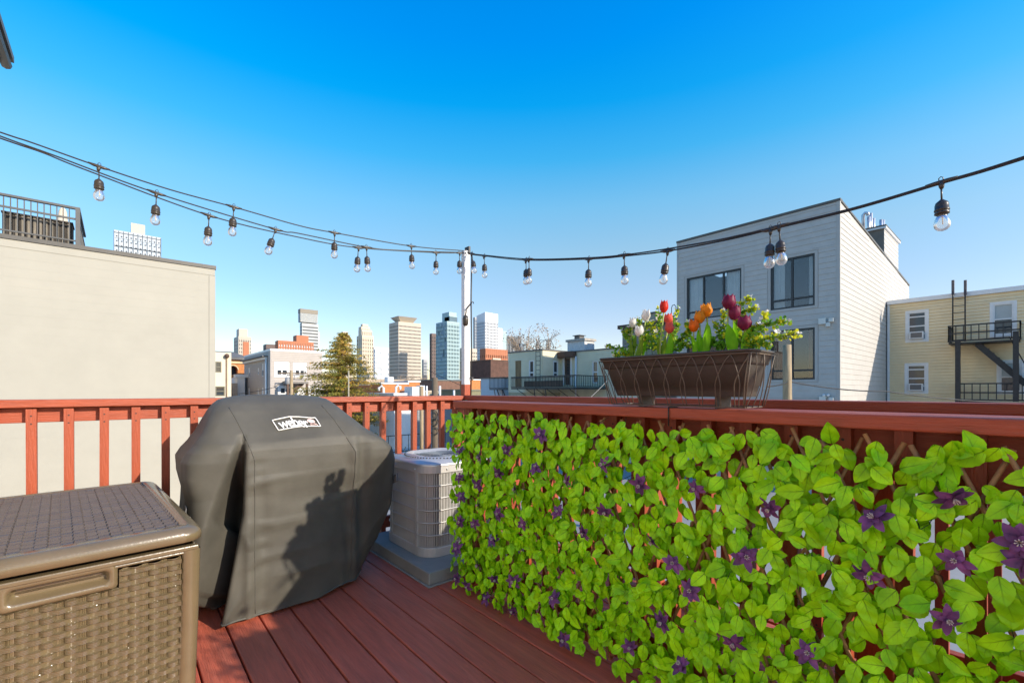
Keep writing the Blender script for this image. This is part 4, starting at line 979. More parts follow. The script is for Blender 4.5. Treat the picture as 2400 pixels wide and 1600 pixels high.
MB().lathe([(.18,0),(.2,.05),(.2,.5),(.1,.58),(0,.58)], (a*40-.35, b*40-.1, pz-1.2), 10).build('transformer', mat('grey_can', (.25,.25,.25), .5), up)
a, b = ab(1019); pz = zof(885, 19); dp = empty('dark_pole', (a*19, b*19, GZ), 'dark wooden pole with coiled cables left of the white pole', 'utility pole')
MB().tube([(a*19, b*19, GZ), (a*19, b*19, pz)], [.15,.125], 10).build('shaft', woodd, dp)
for i, (dz, rr_) in enumerate(((-1.05, .22), (-1.3, .18), (-1.7, .15))):
    cz_ = 1.15 + dz; pts = [(a*19 - .2 + .05*i + rr_*math.cos(t*.45), b*19-.2, cz_ + rr_*math.sin(t*.45)) for t in range(15)]
    MB().tube(pts, .022, 5).build('cable_coil', M['black'], dp)
a, b = ab(988); lp = empty('pale_pole', (a*26, b*26, GZ), 'pale timber pole standing in the lot beside the dark pole', 'pole')
MB().tube([(a*26, b*26, GZ), (a*26, b*26, zof(905, 26))], .115, 10).build('shaft', wood, lp)
a, b = ab(817); tp = empty('thin_pole', (a*30, b*30, GZ), 'thin grey pole in front of the evergreen tree', 'pole')
MB().tube([(a*30, b*30, GZ), (a*30, b*30, zof(868, 30))], .05, 8).build('shaft', mat('grey_pole', (.35,.31,.22), .7), tp)
def wire(name, label, pts, r, m=None):
    P_ = [Vector(p) for p in pts]; out = []
    for p, q in zip(P_[:-1], P_[1:]):
        for i in range(10):
            t = i/10; c = p.lerp(q, t); c.z -= (q-p).length*.03*4*t*(1-t)*.5; out.append(c)
    out.append(P_[-1]); return tag(MB().tube(out, r, 5).build(name, m or M['black']), label, 'wire')
wire('service_wire', 'black twisted service wire crossing in front of the yellow house from the wooden post', [at(1798, 906, 11.0), at(1850, 894, 12.0), at(2080, 917, 14.0), at(2420, 942, 16.0)], .018)
wire('overhead_wire', 'thin black wire from the utility pole to the taupe house side', [at(683, 882, 40), at(640, 908, 41), at(560, 922, 43)], .025)
wire('roof_wire', 'thin wire sagging above the low roofs beside the dark pole', [at(1000, 865, 50), at(1052, 890, 48), at(1140, 925, 46)], .03)
wire('guy_wire', 'thin diagonal wire in front of the right part of the green house', [at(1374, 940, 19), at(1425, 890, 20)], .012, mat('pale_wire', (.3,.29,.26), .6))
# ================================================================== DECK AND RAILINGS
def xf(mb, Mx): mb.v = [tuple(Mx @ Vector(p)) for p in mb.v]; return mb
dk = empty('deck_floor', (.5, 1, 0), kind='structure')
x = .395 - .1455*13
while x < 2.42:
    k = MB(); dz = rnd.uniform(-.0015, .0015); k.box(x+.0035, x+.142, -2.3, 3.42, -.032+dz, dz); k.build('plank', M['deck'], dk, bevel=.004); x += .1455
k = MB(); k.box(-1.36, 2.46, -2.3, 3.42, -.22, -.04); k.build('joist_frame', mat('dark_joist', (.03,.015,.012), .9), dk)
k = MB(); k.box(-1.36, 2.46, 3.42, 3.46, -.25, -.004); k.box(2.46, 2.50, -2.3, 3.46, -.25, -.004); k.build('rim_board', M['redx'], dk)

def baluster_mesh(top, axis):
    mb = MB(); mb.box(-.019, .019, -.019, .019, .03, top); n = len(mb.f)
    for z in (top-.035, top-.075, .115):
        pts = []
        for d in (.0, .0008):
            for i in range(8):
                t = i*math.pi/4; u, w = .0042*math.cos(t), .0042*math.sin(t)
                pts.append((u, -.0188-d, z+w) if axis == 'y' else (-.0188-d, u, z+w))
        mb.add(pts, [tuple(range(8)), tuple(range(15,7,-1))] + [(i,(i+1)%8,8+(i+1)%8,8+i) for i in range(8)])
    me = mb.mesh('baluster', [M['redz'], M['screw_dark']])
    for p in me.polygons:
        if p.index >= n: p.material_index = 1
    return me
bal_me = baluster_mesh(1.055, 'y'); balx_me = baluster_mesh(1.055, 'x')
bal2_me = baluster_mesh(1.043, 'x')
RY = 3.30
fr = empty('back_railing', (.5, RY, 0), 'red stained timber railing along the far edge of the deck', 'railing')
k = MB(); k.box(-1.355, 2.29, RY-.02, RY+.12, 1.062, 1.102); k.build('cap_rail', M['redx'], fr, bevel=.004)
k = MB(); k.box(-1.355, 2.27, RY+.034, RY+.072, .985, 1.060); k.build('top_rail', M['redx'], fr, bevel=.003)
k = MB(); k.box(-1.355, 2.27, RY+.034, RY+.072, .07, .16); k.build('bottom_rail', M['redx'], fr, bevel=.003)
x = -.3277 - .134*7
while x < 2.22:
    inst('baluster', bal_me, fr, Matrix.Translation((x, RY+.0135, 0)) @ Matrix.Rotation(rnd.uniform(-.004,.004), 4, 'Y')); x += .134
for x in (-1.30, .52, 2.33):
    k = MB(); k.box(x-.044, x+.044, RY+.076, RY+.164, -.2, 1.060); k.build('post', M['redz'], fr, bevel=.004)
OX = 2.33
rr_ = empty('side_railing', (OX, .6, 0), 'red stained outer railing on the right edge of the deck behind the leafy screen', 'railing')
k = MB(); k.box(OX-.03, OX+.11, -2.3, RY+.12, 1.064, 1.104); k.build('cap_rail', M['red'], rr_, bevel=.004)
k = MB(); k.box(OX+.034, OX+.072, -2.3, RY+.03, .985, 1.062); k.build('top_rail', M['red'], rr_, bevel=.003)
k = MB(); k.box(OX+.034, OX+.072, -2.3, RY+.03, .07, .16); k.build('bottom_rail', M['red'], rr_, bevel=.003)
y = RY - .13
while y > -2.2:
    inst('baluster', balx_me, rr_, Matrix.Translation((OX+.0135, y, 0))); y -= .134
for y in (1.5, -.4, -2.2):
    k = MB(); k.box(OX+.076, OX+.164, y-.044, y+.044, -.2, 1.062); k.build('post', M['redz'], rr_, bevel=.004)
IX = 1.50
ir = empty('inner_railing', (IX+.1, .4, 0), 'red timber rail with a wide flat cap carrying the flower box', 'railing')
k = MB(); k.box(IX, IX+.20, -2.2, 2.262, 1.046, 1.086); k.build('cap_rail', M['red'], ir, bevel=.005)
k = MB(); k.box(IX+.115, IX+.153, -2.2, 2.2, .90, 1.044); k.build('top_rail', M['red'], ir, bevel=.003)
k = MB(); k.box(IX+.115, IX+.153, -2.2, 2.2, .07, .16); k.build('bottom_rail', M['red'], ir, bevel=.003)
y = 2.10
while y > -2.1:
    inst('baluster', bal2_me, ir, Matrix.Translation((IX+.0945, y, 0))); y -= .134
for y in (2.205, .3, -1.6):
    k = MB(); k.box(IX+.07 if y > 2 else IX+.157, IX+.157 if y > 2 else IX+.244, y-.044, y+.044, 0, 1.044); k.build('post', M['redz'], ir, bevel=.004)
# white light pole at the corner
a, b = ab(1092); Yp = RY/b + .02; px_, py_ = OX+.01, RY+.02
wp = empty('light_pole', (px_, py_, 1.1), 'white painted wooden pole carrying the string lights at the deck corner', 'pole')
k = MB(); k.box(px_-.030, px_+.030, py_-.026, py_+.026, 1.20, 2.39); k.build('shaft', M['white'], wp, bevel=.003)
k = MB(); k.box(px_-.033, px_+.033, py_-.03, py_+.03, 1.104, 1.20); k.build('painted_foot', M['redz'], wp, bevel=.003)
k = MB(); k.tube([(px_+.034, py_-.03, 1.10), (px_+.040, py_-.034, 1.5), (px_+.036, py_-.032, 1.95), (px_+.042, py_-.034, 2.38)], .006, 6)
k.tube([(px_+.04, py_-.034, 1.93), (px_+.01, py_-.04, 1.90), (px_-.025, py_-.045, 1.86), (px_-.034, py_-.045, 1.80)], .006, 6)
k.tube([(px_+.03, py_-.034, 1.935), (px_+.062, py_-.03, 1.94), (px_+.066, py_-.03, 1.925)], .004, 5); k.build('power_cord', M['black'], wp)
MB().lathe([(0,0),(.02,.004),(.026,-.02),(.024,-.07),(.012,-.085),(0,-.085)][::-1], (px_-.034, py_-.046, 1.80), 10).build('plug', M['socket'], wp); MB().lathe([(.012,0),(.014,.03),(0,.03)], (px_+.04, py_-.04, 1.24), 8).build('cord_joint', M['socket'], wp)
k = MB(); k.box(px_+.01, px_+.028, py_-.034, py_+.03, 2.36, 2.43); k.build('hook', M['iron'], wp)

# ================================================================== AIR CONDITIONING CONDENSER AND ITS PAD
pad = MB(); pad.prism([(1.352,2.292),(2.20,2.292),(2.20,3.22),(1.352,3.22)], .0, .012); pad.prism([(1.362,2.302),(2.19,2.302),(2.19,3.21),(1.362,3.21)], .012, .085)
tag(pad.build('equipment_pad', mat('grey_green_pad', (.235,.245,.225), .75, .12, 6, .15, 60, spots=.25, var2=(.27,.29,.28)), bevel=.008), 'grey green pad under the condenser on the deck', 'pad')
AX0, AX1, AY0, AY1, AZ0, AZ1 = 1.452, 2.05, 2.487, 3.085, .10, .672
acs = empty('condenser_unit', ((AX0+AX1)/2, (AY0+AY1)/2, .085), 'grey metal air conditioning condenser with louvred sides on the pad', 'air conditioner')
M['ac'] = mat('grey_metal_louvre', (.50,.495,.46), .45, .08, 8, metal=.25)
M['ac_top'] = mat('pale_metal_cap', (.50,.50,.49), .3, .1, 5, metal=.4)
M['ac_dark'] = mat('condenser_coil', (.045,.045,.045), .7, .3, 20)
def rrect(x0, x1, y0, y1, r, n=8):
    out = []
    for cx, cy, a0 in ((x1-r,y0+r,-90),(x1-r,y1-r,0),(x0+r,y1-r,90),(x0+r,y0+r,180)):
        for i in range(n+1):
            t = math.radians(a0 + 90*i/n); out.append((cx+r*math.cos(t), cy+r*math.sin(t)))
    return out
def slab(mb, poly, z0, z1): return mb.prism(poly, z0, z1)
k = MB(); slab(k, rrect(AX0+.03, AX1-.03, AY0+.03, AY1-.03, .10), AZ0+.02, AZ1-.02); k.build('coil', M['ac_dark'], acs)
k = MB(); slab(k, rrect(AX0-.004, AX1+.004, AY0-.004, AY1+.004, .125), AZ0-.015, AZ0+.045); k.build('base_pan', M['ac'], acs, bevel=.004)
k = MB(); slab(k, rrect(AX0-.006, AX1+.006, AY0-.006, AY1+.006, .13), AZ1-.055, AZ1-.008); k.build('upper_band', M['ac'], acs, bevel=.003)
P_ = rrect(AX0+.004, AX1-.004, AY0+.004, AY1-.004, .12, 10)
def along(poly, step):
    out = []; n = len(poly); acc = 0
    for i in range(n):
        p, q = Vector(poly[i]), Vector(poly[(i+1)%n]); L_ = (q-p).length; d = (q-p)/max(L_, 1e-9)
        while acc < L_: out.append((p + d*acc, d)); acc += step
        acc -= L_
    return out
k = MB()
for p, d in along(P_, .0115):
    nrm = Vector((d.y, -d.x)); a = p - d*.0028; b = p + d*.0028; c = b - nrm*.018 + d*.004; e = a - nrm*.018 + d*.004
    k.prism([(a.x,a.y),(b.x,b.y),(c.x,c.y),(e.x,e.y)][::-1] if False else [(a.x,a.y),(b.x,b.y),(c.x,c.y),(e.x,e.y)], AZ0+.045, AZ1-.055)
k.build('louvre', M['ac'], acs, kind='stuff')
for i in range(5):
    z = AZ0 + .045 + (AZ1-AZ0-.10)*(i+1)/6
    o = rrect(AX0-.002, AX1+.002, AY0-.002, AY1+.002, .125, 8); k = MB(); k.tube([(x,y,z) for x, y in o] + [(o[0][0],o[0][1],z)], .0042, 5); k.build('guard_band', M['ac'], acs)
for (x, y) in ((AX0+.001, AY0+.125), (AX0+.001, AY1-.125)):
    k = MB(); k.box(AX0-.005, AX0+.012, y-.014, y+.014, AZ0+.045, AZ1-.055); k.build('corner_post', M['ac'], acs)
# top cap with raised slotted rim and fan grille
cx, cy = (AX0+AX1)/2, (AY0+AY1)/2
k = MB(); rings = []
N_ = 36
def ringpts(f, z, R=None):
    out = []
    base = rrect(AX0-.008, AX1+.008, AY0-.008, AY1+.008, .135, 8)
    for x, y in base:
        dx, dy = x-cx, y-cy; l = math.hypot(dx, dy)
        if R is None: out.append((cx+dx*f, cy+dy*f, z))
        else: out.append((cx+dx/l*R, cy+dy/l*R, z))
    return out
rg = [ringpts(1, AZ1-.010), ringpts(1, AZ1), ringpts(.985, AZ1+.008), ringpts(1, AZ1+.022, .262), ringpts(1, AZ1+.034, .248), ringpts(1, AZ1+.034, .232), ringpts(1, AZ1+.012, .226), ringpts(1, AZ1+.010, .20)]
rows = [r + [r[0]] for r in rg]; k.grid(rows); k.build('top_cap', M['ac_top'], acs)
k = MB(); k.prism([(cx+.21*math.cos(t*.2618), cy+.21*math.sin(t*.2618)) for t in range(24)], AZ1-.05, AZ1-.02); fan = k.build('fan_well', mat('dark_well', (.05,.06,.07), .5, .2, 6), acs)
k = MB()
for r in np.linspace(.03, .215, 9): k.tube([(cx+r*math.cos(t*.1745), cy+r*math.sin(t*.1745), AZ1+.014) for t in range(37)], .0022, 4, cap=False)
for i in range(8): t = i*math.pi/4; k.bar((cx+.03*math.cos(t), cy+.03*math.sin(t), AZ1+.011), (cx+.235*math.cos(t), cy+.235*math.sin(t), AZ1+.011), .006, .004)
k.build('fan_grille', mat('blue_grey_grille', (.16,.19,.22), .5, .1, 9), acs)
k = MB()
for i in range(70):
    t = 2*math.pi*i/70; k.box(*(lambda c: (c[0]-.004, c[0]+.004, c[1]-.004, c[1]+.004))((cx+.2555*math.cos(t), cy+.2555*math.sin(t))), AZ1+.024, AZ1+.0305)
k.build('rim_slot', M['ac_dark'], acs, kind='stuff')
k = MB()
for (x, y, nx, ny) in ((AX0-.008, AY0+.13, -1, 0), (AX0-.008, AY1-.2, -1, 0), (AX0+.15, AY0-.008, 0, -1)): k.lathe([(0,-.006),(.006,-.004),(.006,.004),(0,.006)], (x, y, AZ1-.032), 8)
k.build('screw', M['ac_top'], acs)

# ================================================================== COVERED GRILL
gz_ = np.array([.025, .10, .20, .35, .50, .62, .72, .80, .845, .885, .93, .985, 1.04, 1.075, 1.098, 1.112])
gxl = np.array([.250,.250,.250,.250,.248,.248,.230,.229,.252,.284,.310,.335,.362,.385,.408,.450])
gxr = np.array([1.135,1.195,1.255,1.298,1.318,1.318,1.312,1.285,1.240,1.185,1.128,1.078,1.028,.998,.972,.925])
gyf = np.array([2.545,2.545,2.545,2.548,2.552,2.555,2.555,2.553,2.556,2.572,2.606,2.655,2.715,2.765,2.81,2.86])
gyb = np.array([3.12,3.13,3.14,3.15,3.16,3.16,3.16,3.16,3.16,3.15,3.13,3.10,3.07,3.05,3.02,2.98])
gnn = np.array([8.0,8.0,8.5,9,9,9,9,8.5,8,7,6.2,5.6,5.0,4.6,4.0,3.0])
def gi(arr, z): return float(np.interp(z, gz_, arr))
def gcover(th, z, wr=True):
    xl, xr, yf, yb, n = gi(gxl,z), gi(gxr,z), gi(gyf,z), gi(gyb,z), gi(gnn,z)
    cx, cy, a, b = (xl+xr)/2, (yf+yb)/2, (xr-xl)/2, (yb-yf)/2
    c, s = math.cos(th), math.sin(th)
    ux = math.copysign(abs(c)**(2/n), c); uy = math.copysign(abs(s)**(2/n), s)
    x, y = cx + a*ux, cy + b*uy
    if wr:
        low = max(0, min(1, (1.0-z)/.95))
        # fabric wrinkles
        w = .024*mnoise.noise(Vector((x*2.2, y*2.2+5, z*1.6))) +   .014*mnoise.noise(Vector((x*5, y*5, z*2.6+3))) + .0035*mnoise.noise(Vector((x*13, y*13, z*9)))
        w *= .35 + .9*low
        # vertical drape folds growing toward the hem
        w += .010*low*math.sin(x*17+1.3+.8*z)*(.4+.6*math.sin(3*z+x*4)) if uy < 0 else 0
        rg_ = 1-abs(mnoise.noise(Vector((x*2.7+1, y*2.7, z*2.1+7)))); w += .020*(rg_**7)*(.3+.7*low) - .003
        rg_ = 1-abs(mnoise.noise(Vector((x*5+3, y*4, z*1.3+2)))); w += .007*(rg_**8)*low
        # long dent along the shelf edge, front left pleat and right corner fold
        t_ = math.degrees(math.atan2(uy*b, ux*a))
        xx = x - (.425 - .025*(z-.5))
        if uy < -.2:
            if z < .98:
                g0 = .300 + .135*(z-.1)/.75; wd = .012 + .040*max(0, min(1, (.93-z)/.4))
                dpt = (.22 + .20*low)*max(0, min(1, (.93-z)/.36))
                w -= dpt*math.exp(-((x-g0-.015)/wd)**4) if x < .52 else 0
                w += .018*low*math.exp(-((x-.490)/.022)**2) - .012*low*math.exp(-((x-.55)/.03)**2)
            w += .005*math.sin(z*52+3*math.sin(z*17))*math.exp(-((x-.53)/.045)**2)*(.3+.7*low) + .004*math.sin(z*40+x*20)*math.exp(-((x-1.03)/.06)**2)*(.3+.7*low)
            w += .016*math.exp(-((x-(1.045-.03*z))/.022)**2)*max(0, min(1, (.98-z)/.2))
            w -= .018*math.exp(-((x-(1.105-.03*z))/.03)**2)*max(0, min(1, (.95-z)/.2))
        if uy < 0:
            for (fx, fs, fa, fw_) in ((.60,.10,.013,.020),(.67,-.12,-.010,.018),(.745,.06,.014,.026),(.83,-.05,-.012,.022),(.90,.14,.011,.018),(.97,.05,-.009,.016)):
                w += fa*math.exp(-((x-fx-fs*(.6-z)-.012*math.sin(z*7+fx*20))/fw_)**2)*max(0, min(1, (.86-z)/.6))*(.6+.4*math.sin(z*9+fx*31))
            for (zc, x0_, sl, am) in ((.70,.60,.25,.008),(.46,.62,-.22,.009),(.30,.58,.2,.009),(.56,1.0,.5,.008),(.20,.75,-.15,.007)):
                w += am*math.exp(-((z-zc-sl*(x-x0_))/.016)**2)*math.exp(-((x-x0_)/.13)**2)
        if ux < -.5: w -= .04*math.exp(-((y-2.80)/.05)**2)*max(0, min(1, (.9-z)/.3)) - .02*math.exp(-((y-2.70)/.04)**2)*max(0, min(1, (1.0-z)/.3))
        # horizontal creases
        w += .004*math.exp(-((z-.885-.02*math.sin(x*9))/.016)**2) - .005*math.exp(-((z-.60-.03*math.sin(x*5))/.02)**2)*low
        d = Vector((ux/a, uy/b, 0)).normalized() if (abs(ux) > .97 or abs(uy) > .97) else Vector((ux, uy*1.0, 0)).normalized()
        x += d.x*w; y += d.y*w
        if uy < 0: y += .20*max(0, min(1, (x-.72)/.5))**1.6*max(0, min(1, (.75-z)/.7))*min(1, -uy*1.2)
        if z < .06: z = z + .012*mnoise.noise(Vector((x*6, y*6, 0))) + .02*math.exp(-((x-.55)/.25)**2)*0
    return Vector((x, y, z))
gr_ = empty('covered_grill', (.77, 2.85, 0), 'barbecue grill under a black fabric cover with a white framed badge', 'grill')
zs = list(np.unique(np.concatenate([np.linspace(.025, 1.098, 64), gz_])))
NT_ = 260; ths = []
for i in range(NT_):
    t = 2*math.pi*i/NT_; ths.append(t - .22*math.sin(4*t)*.9)
rows = []
for z in zs:
    row = [gcover(t, z) for t in ths]; rows.append(row + [row[0].copy()])
tc = Vector((.68, 2.92, 1.124)); last = rows[-1]
for f, dz in ((.8,.5),(.55,.8),(.3,.95),(.05,1.0)):
    r = []
    for p in last:
        q = tc.lerp(p, f); q.z = p.z + (tc.z-p.z)*dz + .004*mnoise.noise(Vector((q.x*6,q.y*6,1))); r.append(q)
    rows.append(r)
k = MB(); k.grid(rows)
M['cover'] = mat('black_cover_fabric', (.083,.077,.061), .58, .26, 3, .10, 320, spots=.42, var2=(.12,.108,.08), spec=.35)
cover = k.build('cover', M['cover'], gr_)
def yfront(x, z):
    xl, xr, yf, yb, n = gi(gxl,z), gi(gxr,z), gi(gyf,z), gi(gyb,z), gi(gnn,z)
    cx, cy, a, b = (xl+xr)/2, (yf+yb)/2, (xr-xl)/2, (yb-yf)/2
    u = min(.999, abs((x-cx)/a)); return cy - b*(1-u**n)**(1/n)
def thx(x, z):     # angle of the front point at x
    xl, xr, n = gi(gxl,z), gi(gxr,z), gi(gnn,z); u = max(-.9999, min(.9999, (x-(xl+xr)/2)/((xr-xl)/2)))
    c = math.copysign(abs(u)**(n/2), u); return -math.acos(c)
seam_m = mat('cover_seam', (.085,.08,.065), .7, .1, 30)
for x0, x1, za, zb in ((.515, .435, .04, 1.06), (1.02, .905, .04, 1.06)):
    pts = []
    for i in range(40):
        z = za + (zb-za)*i/39; x = x0 + (x1-x0)*max(0, (z-.80)/.26) if z > .8 else x0
        q = gcover(thx(x, z), z); q.y -= .001; pts.append(q)
    MB().tube(pts, .0024, 5).build('seam', seam_m, gr_)
pts = []
for i in range(90):
    t = -math.pi*1.12 + math.pi*1.24*i/89; q = gcover(t, .03); pts.append(q)
MB().tube(pts, .006, 5).build('hem', seam_m, gr_)
strap_m = mat('grey_strap', (.16,.155,.145), .7, .1, 30)
for (x, z0_, z1_, w, nx) in ((1.318, .585, .635, .085, 1), (.262, .50, .56, .10, -1)):
    k = MB(); P = []
    for zz in (z0_, z1_):
        row = []
        for i in range(7):
            yy = 2.60 + w*i/6 if nx > 0 else 2.575 + w*i/6
            xs_ = (gi(gxr, zz)+.003) if nx > 0 else (gi(gxl, zz)-.006)
            row.append((xs_ + nx*(.004*math.sin(i)) - (0.012 if i == 0 else 0)*nx, yy, zz + .006*i*(-nx)))
        P.append(row)
    k.grid(P, smooth=False); o = k.build('pull_strap', strap_m, gr_); sm_ = o.modifiers.new('solid', 'SOLIDIFY'); sm_.thickness = .004
# badge on the front slope
BXc, BZc = .735, .972
def onslope(u, v):       # u along x, v up the slope, metres from badge centre
    z = BZc + v*.80; x = BXc + u; q = gcover(thx(x, z), z); return Vector((q.x, q.y-.004, q.z+.003))
wlet = mat('badge_white', (.86,.84,.79), .6, .03, 20)
out = [(-.118,.018),(-.03,.037),(.02,.034),(.085,.024),(.105,.024)]; bot = [(.122,-.034),(.085,-.031),(.03,-.027),(-.02,-.032),(-.098,-.046)]
loop = out + bot + [out[0]]; pts = []
for p, q in zip(loop[:-1], loop[1:]):
    for i in range(5): t = i/5; pts.append(onslope(p[0]+(q[0]-p[0])*t, p[1]+(q[1]-p[1])*t))
pts.append(onslope(*out[0]))
badge = MB().tube(pts, .0031, 5).build('badge', wlet, gr_)
fc = bpy.data.curves.new('weber', 'FONT'); fc.body = 'weber'; fc.size = .066; fc.shear = -.30; fc.align_x = 'CENTER'; fc.extrude = 0; fc.offset = .0009; fc.space_character = .88
fo = bpy.data.objects.new('lettering_source', fc); COL.objects.link(fo); bpy.context.view_layer.update()
me = bpy.data.meshes.new_from_object(fo.evaluated_get(bpy.context.evaluated_depsgraph_get())); bpy.data.objects.remove(fo)
bm = bmesh.new(); bm.from_mesh(me); bmesh.ops.triangulate(bm, faces=bm.faces); bmesh.ops.subdivide_edges(bm, edges=[e for e in bm.edges if e.calc_length() > .012], cuts=1)
k = MB(); wmin = min(v.co.x for v in bm.verts); wmax = max(v.co.x for v in bm.verts)
bm.verts.index_update(); vs = []
for v in bm.verts:
    u = (v.co.x-wmin)/(wmax-wmin); arch = .012*math.sin(u*math.pi) + .002*u
    vs.append(onslope(-.094 + u*.152, -.039 + arch + v.co.y*1.28))
k.add([(p.x, p.y-.001, p.z) for p in vs], [tuple(v.index for v in f.verts) for f in bm.faces]); bm.free(); k.build('lettering', wlet, badge)
k = MB(); pink = mat('badge_pink', (.80,.55,.48), .6, .03, 20)
def blob(pl): 
    q = [onslope(u, v) for u, v in pl]; c = sum(q, Vector())/len(q); n = len(q)
    k.add([(p.x, p.y-.001, p.z) for p in q] + [(c.x, c.y-.001, c.z)], [(i, (i+1)%n, n) for i in range(n)])
blob([(.077+.019*math.cos(t*.628)+.006*math.sin(t*.628)*-1, .004+.014*math.sin(t*.628)) for t in range(10)])
for a_, b_ in (((.073,-.008),(.070,-.026)), ((.086,-.008),(.108,-.026)), ((.071,-.021),(.100,-.021))):
    k.tube([onslope(*a_)+Vector((0,-.001,0)), onslope(*b_)+Vector((0,-.001,0))], .0022, 4)
k.build('kettle_mark', pink, badge)

# ================================================================== WICKER STORAGE BOX
box = empty('storage_box', (.2247, 1.993, 0), 'brown moulded wicker storage box with a recessed handle and woven lid', 'storage box', rotz=math.radians(4.0))
BM = WM[box]
M['wick'] = mat('bronze_resin', (.145,.108,.058), .22, .1, 9, .05, 120, spec=.8)
M['wick_lid'] = mat('brown_resin_lid', (.10,.079,.063), .32, .1, 9, .05, 120, spec=.55)
W_, D_, H_ = .72, 1.185, .60
def bbuild(mb, name, m, **kw): xf(mb, BM); return mb.build(name, m, box, **kw)
hx0, hx1, hz0, hz1 = -.482, -.238, .508, .572
def weave_h(u, z):               # moulded front weave: strands pass before and behind the upright stakes in turn
    cp = .0517; rp = .0190
    r = math.floor(z/rp); fz = z/rp - r; w = (u/cp + .5) % 1.0 - .5
    rib = abs(math.sin(math.pi*fz*4))**.7
    edge = min(1, min(fz, 1-fz)/.08)
    c = .5 + .5*math.cos(2*math.pi*w)
    if r % 2 == 0: return .0008 + .0105*c**.8*edge + .0022*rib*edge*(.35+.65*c)
    if abs(w) < .165: return -.0035 + .0030*abs(math.sin(math.pi*(w+.165)/.33*3))
    q = (abs(w)-.165)/.335
    return .0015 + .0115*math.sin(math.pi*.5*min(1, q*1.15))*edge + .0022*rib*edge
k = MB(); P = []
for iz in range(345):
    z = .012 + .545*iz/344; row = []
    for ix in range(240):
        u = -W_+.055 + (W_-.11)*ix/239; h = weave_h(u, z)
        inx = min(u-hx0+.012, hx1+.012-u); inz = min(z-hz0+.012, hz1+.012-z)
        if inx > 0 and inz > 0: h = -.05
        tap = .012*(1-z/.6)
        row.append((u, .012 - h + tap, z))
    P.append(row)
k.grid(P, smooth=False); bbuild(k, 'woven_front', M['wick'])
k = MB(); k.box(-W_+.03, -.03, .085, D_-.02, .006, .585); k.v = [(x, y, z) for x, y, z in k.v]; bbuild(k, 'inner_shell', mat('dark_gap', (.012,.01,.008), .9))
def rr2(x0, x1, z0, z1, r, n=6): return [(x, z) for x, z in rrect(x0, x1, z0, z1, r, n)]
k = MB(); rings = []
for ins, dy in ((-.012,.004),(-.011,-.004),(-.004,-.009),(.006,-.009),(.011,-.004),(.016,.024),(.022,.028)):
    rings.append([(x, .012+dy, z) for x, z in rr2(hx0+ins, hx1-ins, hz0+ins, hz1-ins, .014)])
rows = [r + [r[0]] for r in rings]; k.grid(rows); n0 = len(k.v); last = rings[-1]; k.add(last, [tuple(range(len(last)))]); bbuild(k, 'handle', M['wick'])
for nm, x0, x1 in (('corner_post', -.052, .004), ('corner_post', -W_-.004, -W_+.055)):
    k = MB(); P = []
    for z in np.linspace(0, .575, 12):
        tp = .016*(1-z/.6)**1.2; row = []
        pl = [(x0, .016), (x0+.004, .002), (x0+.016, -.004), (x1-.016, -.004), (x1-.005, .002), (x1, .014), (x1, .06)] if x0 > -.1 else [(x0, .06), (x0, .014), (x0+.005, .002), (x0+.016, -.004), (x1-.016, -.004), (x1-.004, .002), (x1, .016)]
        for x, y in pl: row.append((x - (tp if x0 > -.1 else -tp), y+tp*.7, z))
        P.append(row)
    k.grid(P); bbuild(k, nm, M['wick'])
k = MB(); k.box(-W_+.01, -.008, .004, .03, .562, .572); k.box(-W_+.006, -.004, -.004, .03, .574, .590); bbuild(k, 'front_flange', M['wick'], bevel=.004)
k = MB(); k.box(-.016, -.010, .03, D_-.03, .006, .59); k.box(-W_, -W_+.006, .03, D_-.03, .006, .59); k.box(-W_, -.01, D_-.03, D_-.024, .006, .59); bbuild(k, 'side_panel', M['wick'], bevel=.002)
# lid
lz = .655
def lid_h(u, v):
    cw, cl = .030, .047; c = math.floor(u/cw); fu = u/cw - c; fv = (v/cl + (c % 2)*.5) % 1.0
    rib = abs(math.sin(math.pi*fu*4))
    h = .0120*min(1, fv/.24)*(1-fv*.9)**.8 * (.94 + .06*rib)
    return h*(.45+.55*min(1, min(fu, 1-fu)/.06))
k = MB(); P = []
x0, x1, y0, y1 = -W_+.050, -.050, .052, D_-.05
for iy in range(240):
    v = y0 + (y1-y0)*iy/239; row = []
    for ix in range(200):
        u = x0 + (x1-x0)*ix/199; row.append((u, v, lz-.006 + lid_h(u, v) + .004*math.sin(math.pi*iy/239)))
    P.append(row)
k.grid(P, smooth=False); lw = bbuild(k, 'woven_lid', M['wick_lid'])
k = MB(); rings = []
for f, z, r in ((.052,lz-.004,.03),(.050,lz+.003,.03),(.016,lz+.002,.045),(.003,lz-.004,.05),(-.008,lz-.014,.055),(-.012,lz-.028,.055),(-.010,lz-.046,.055),(-.004,lz-.050,.055),(.010,lz-.050,.05)):
    rings.append([(x, y, z) for x, y in rrect(-W_+f, -f, f, D_-f, r, 7)])
rows = [r + [r[0]] for r in rings]; k.grid([list(reversed(r)) for r in rows]); bbuild(k, 'lid_rim', M['wick'])
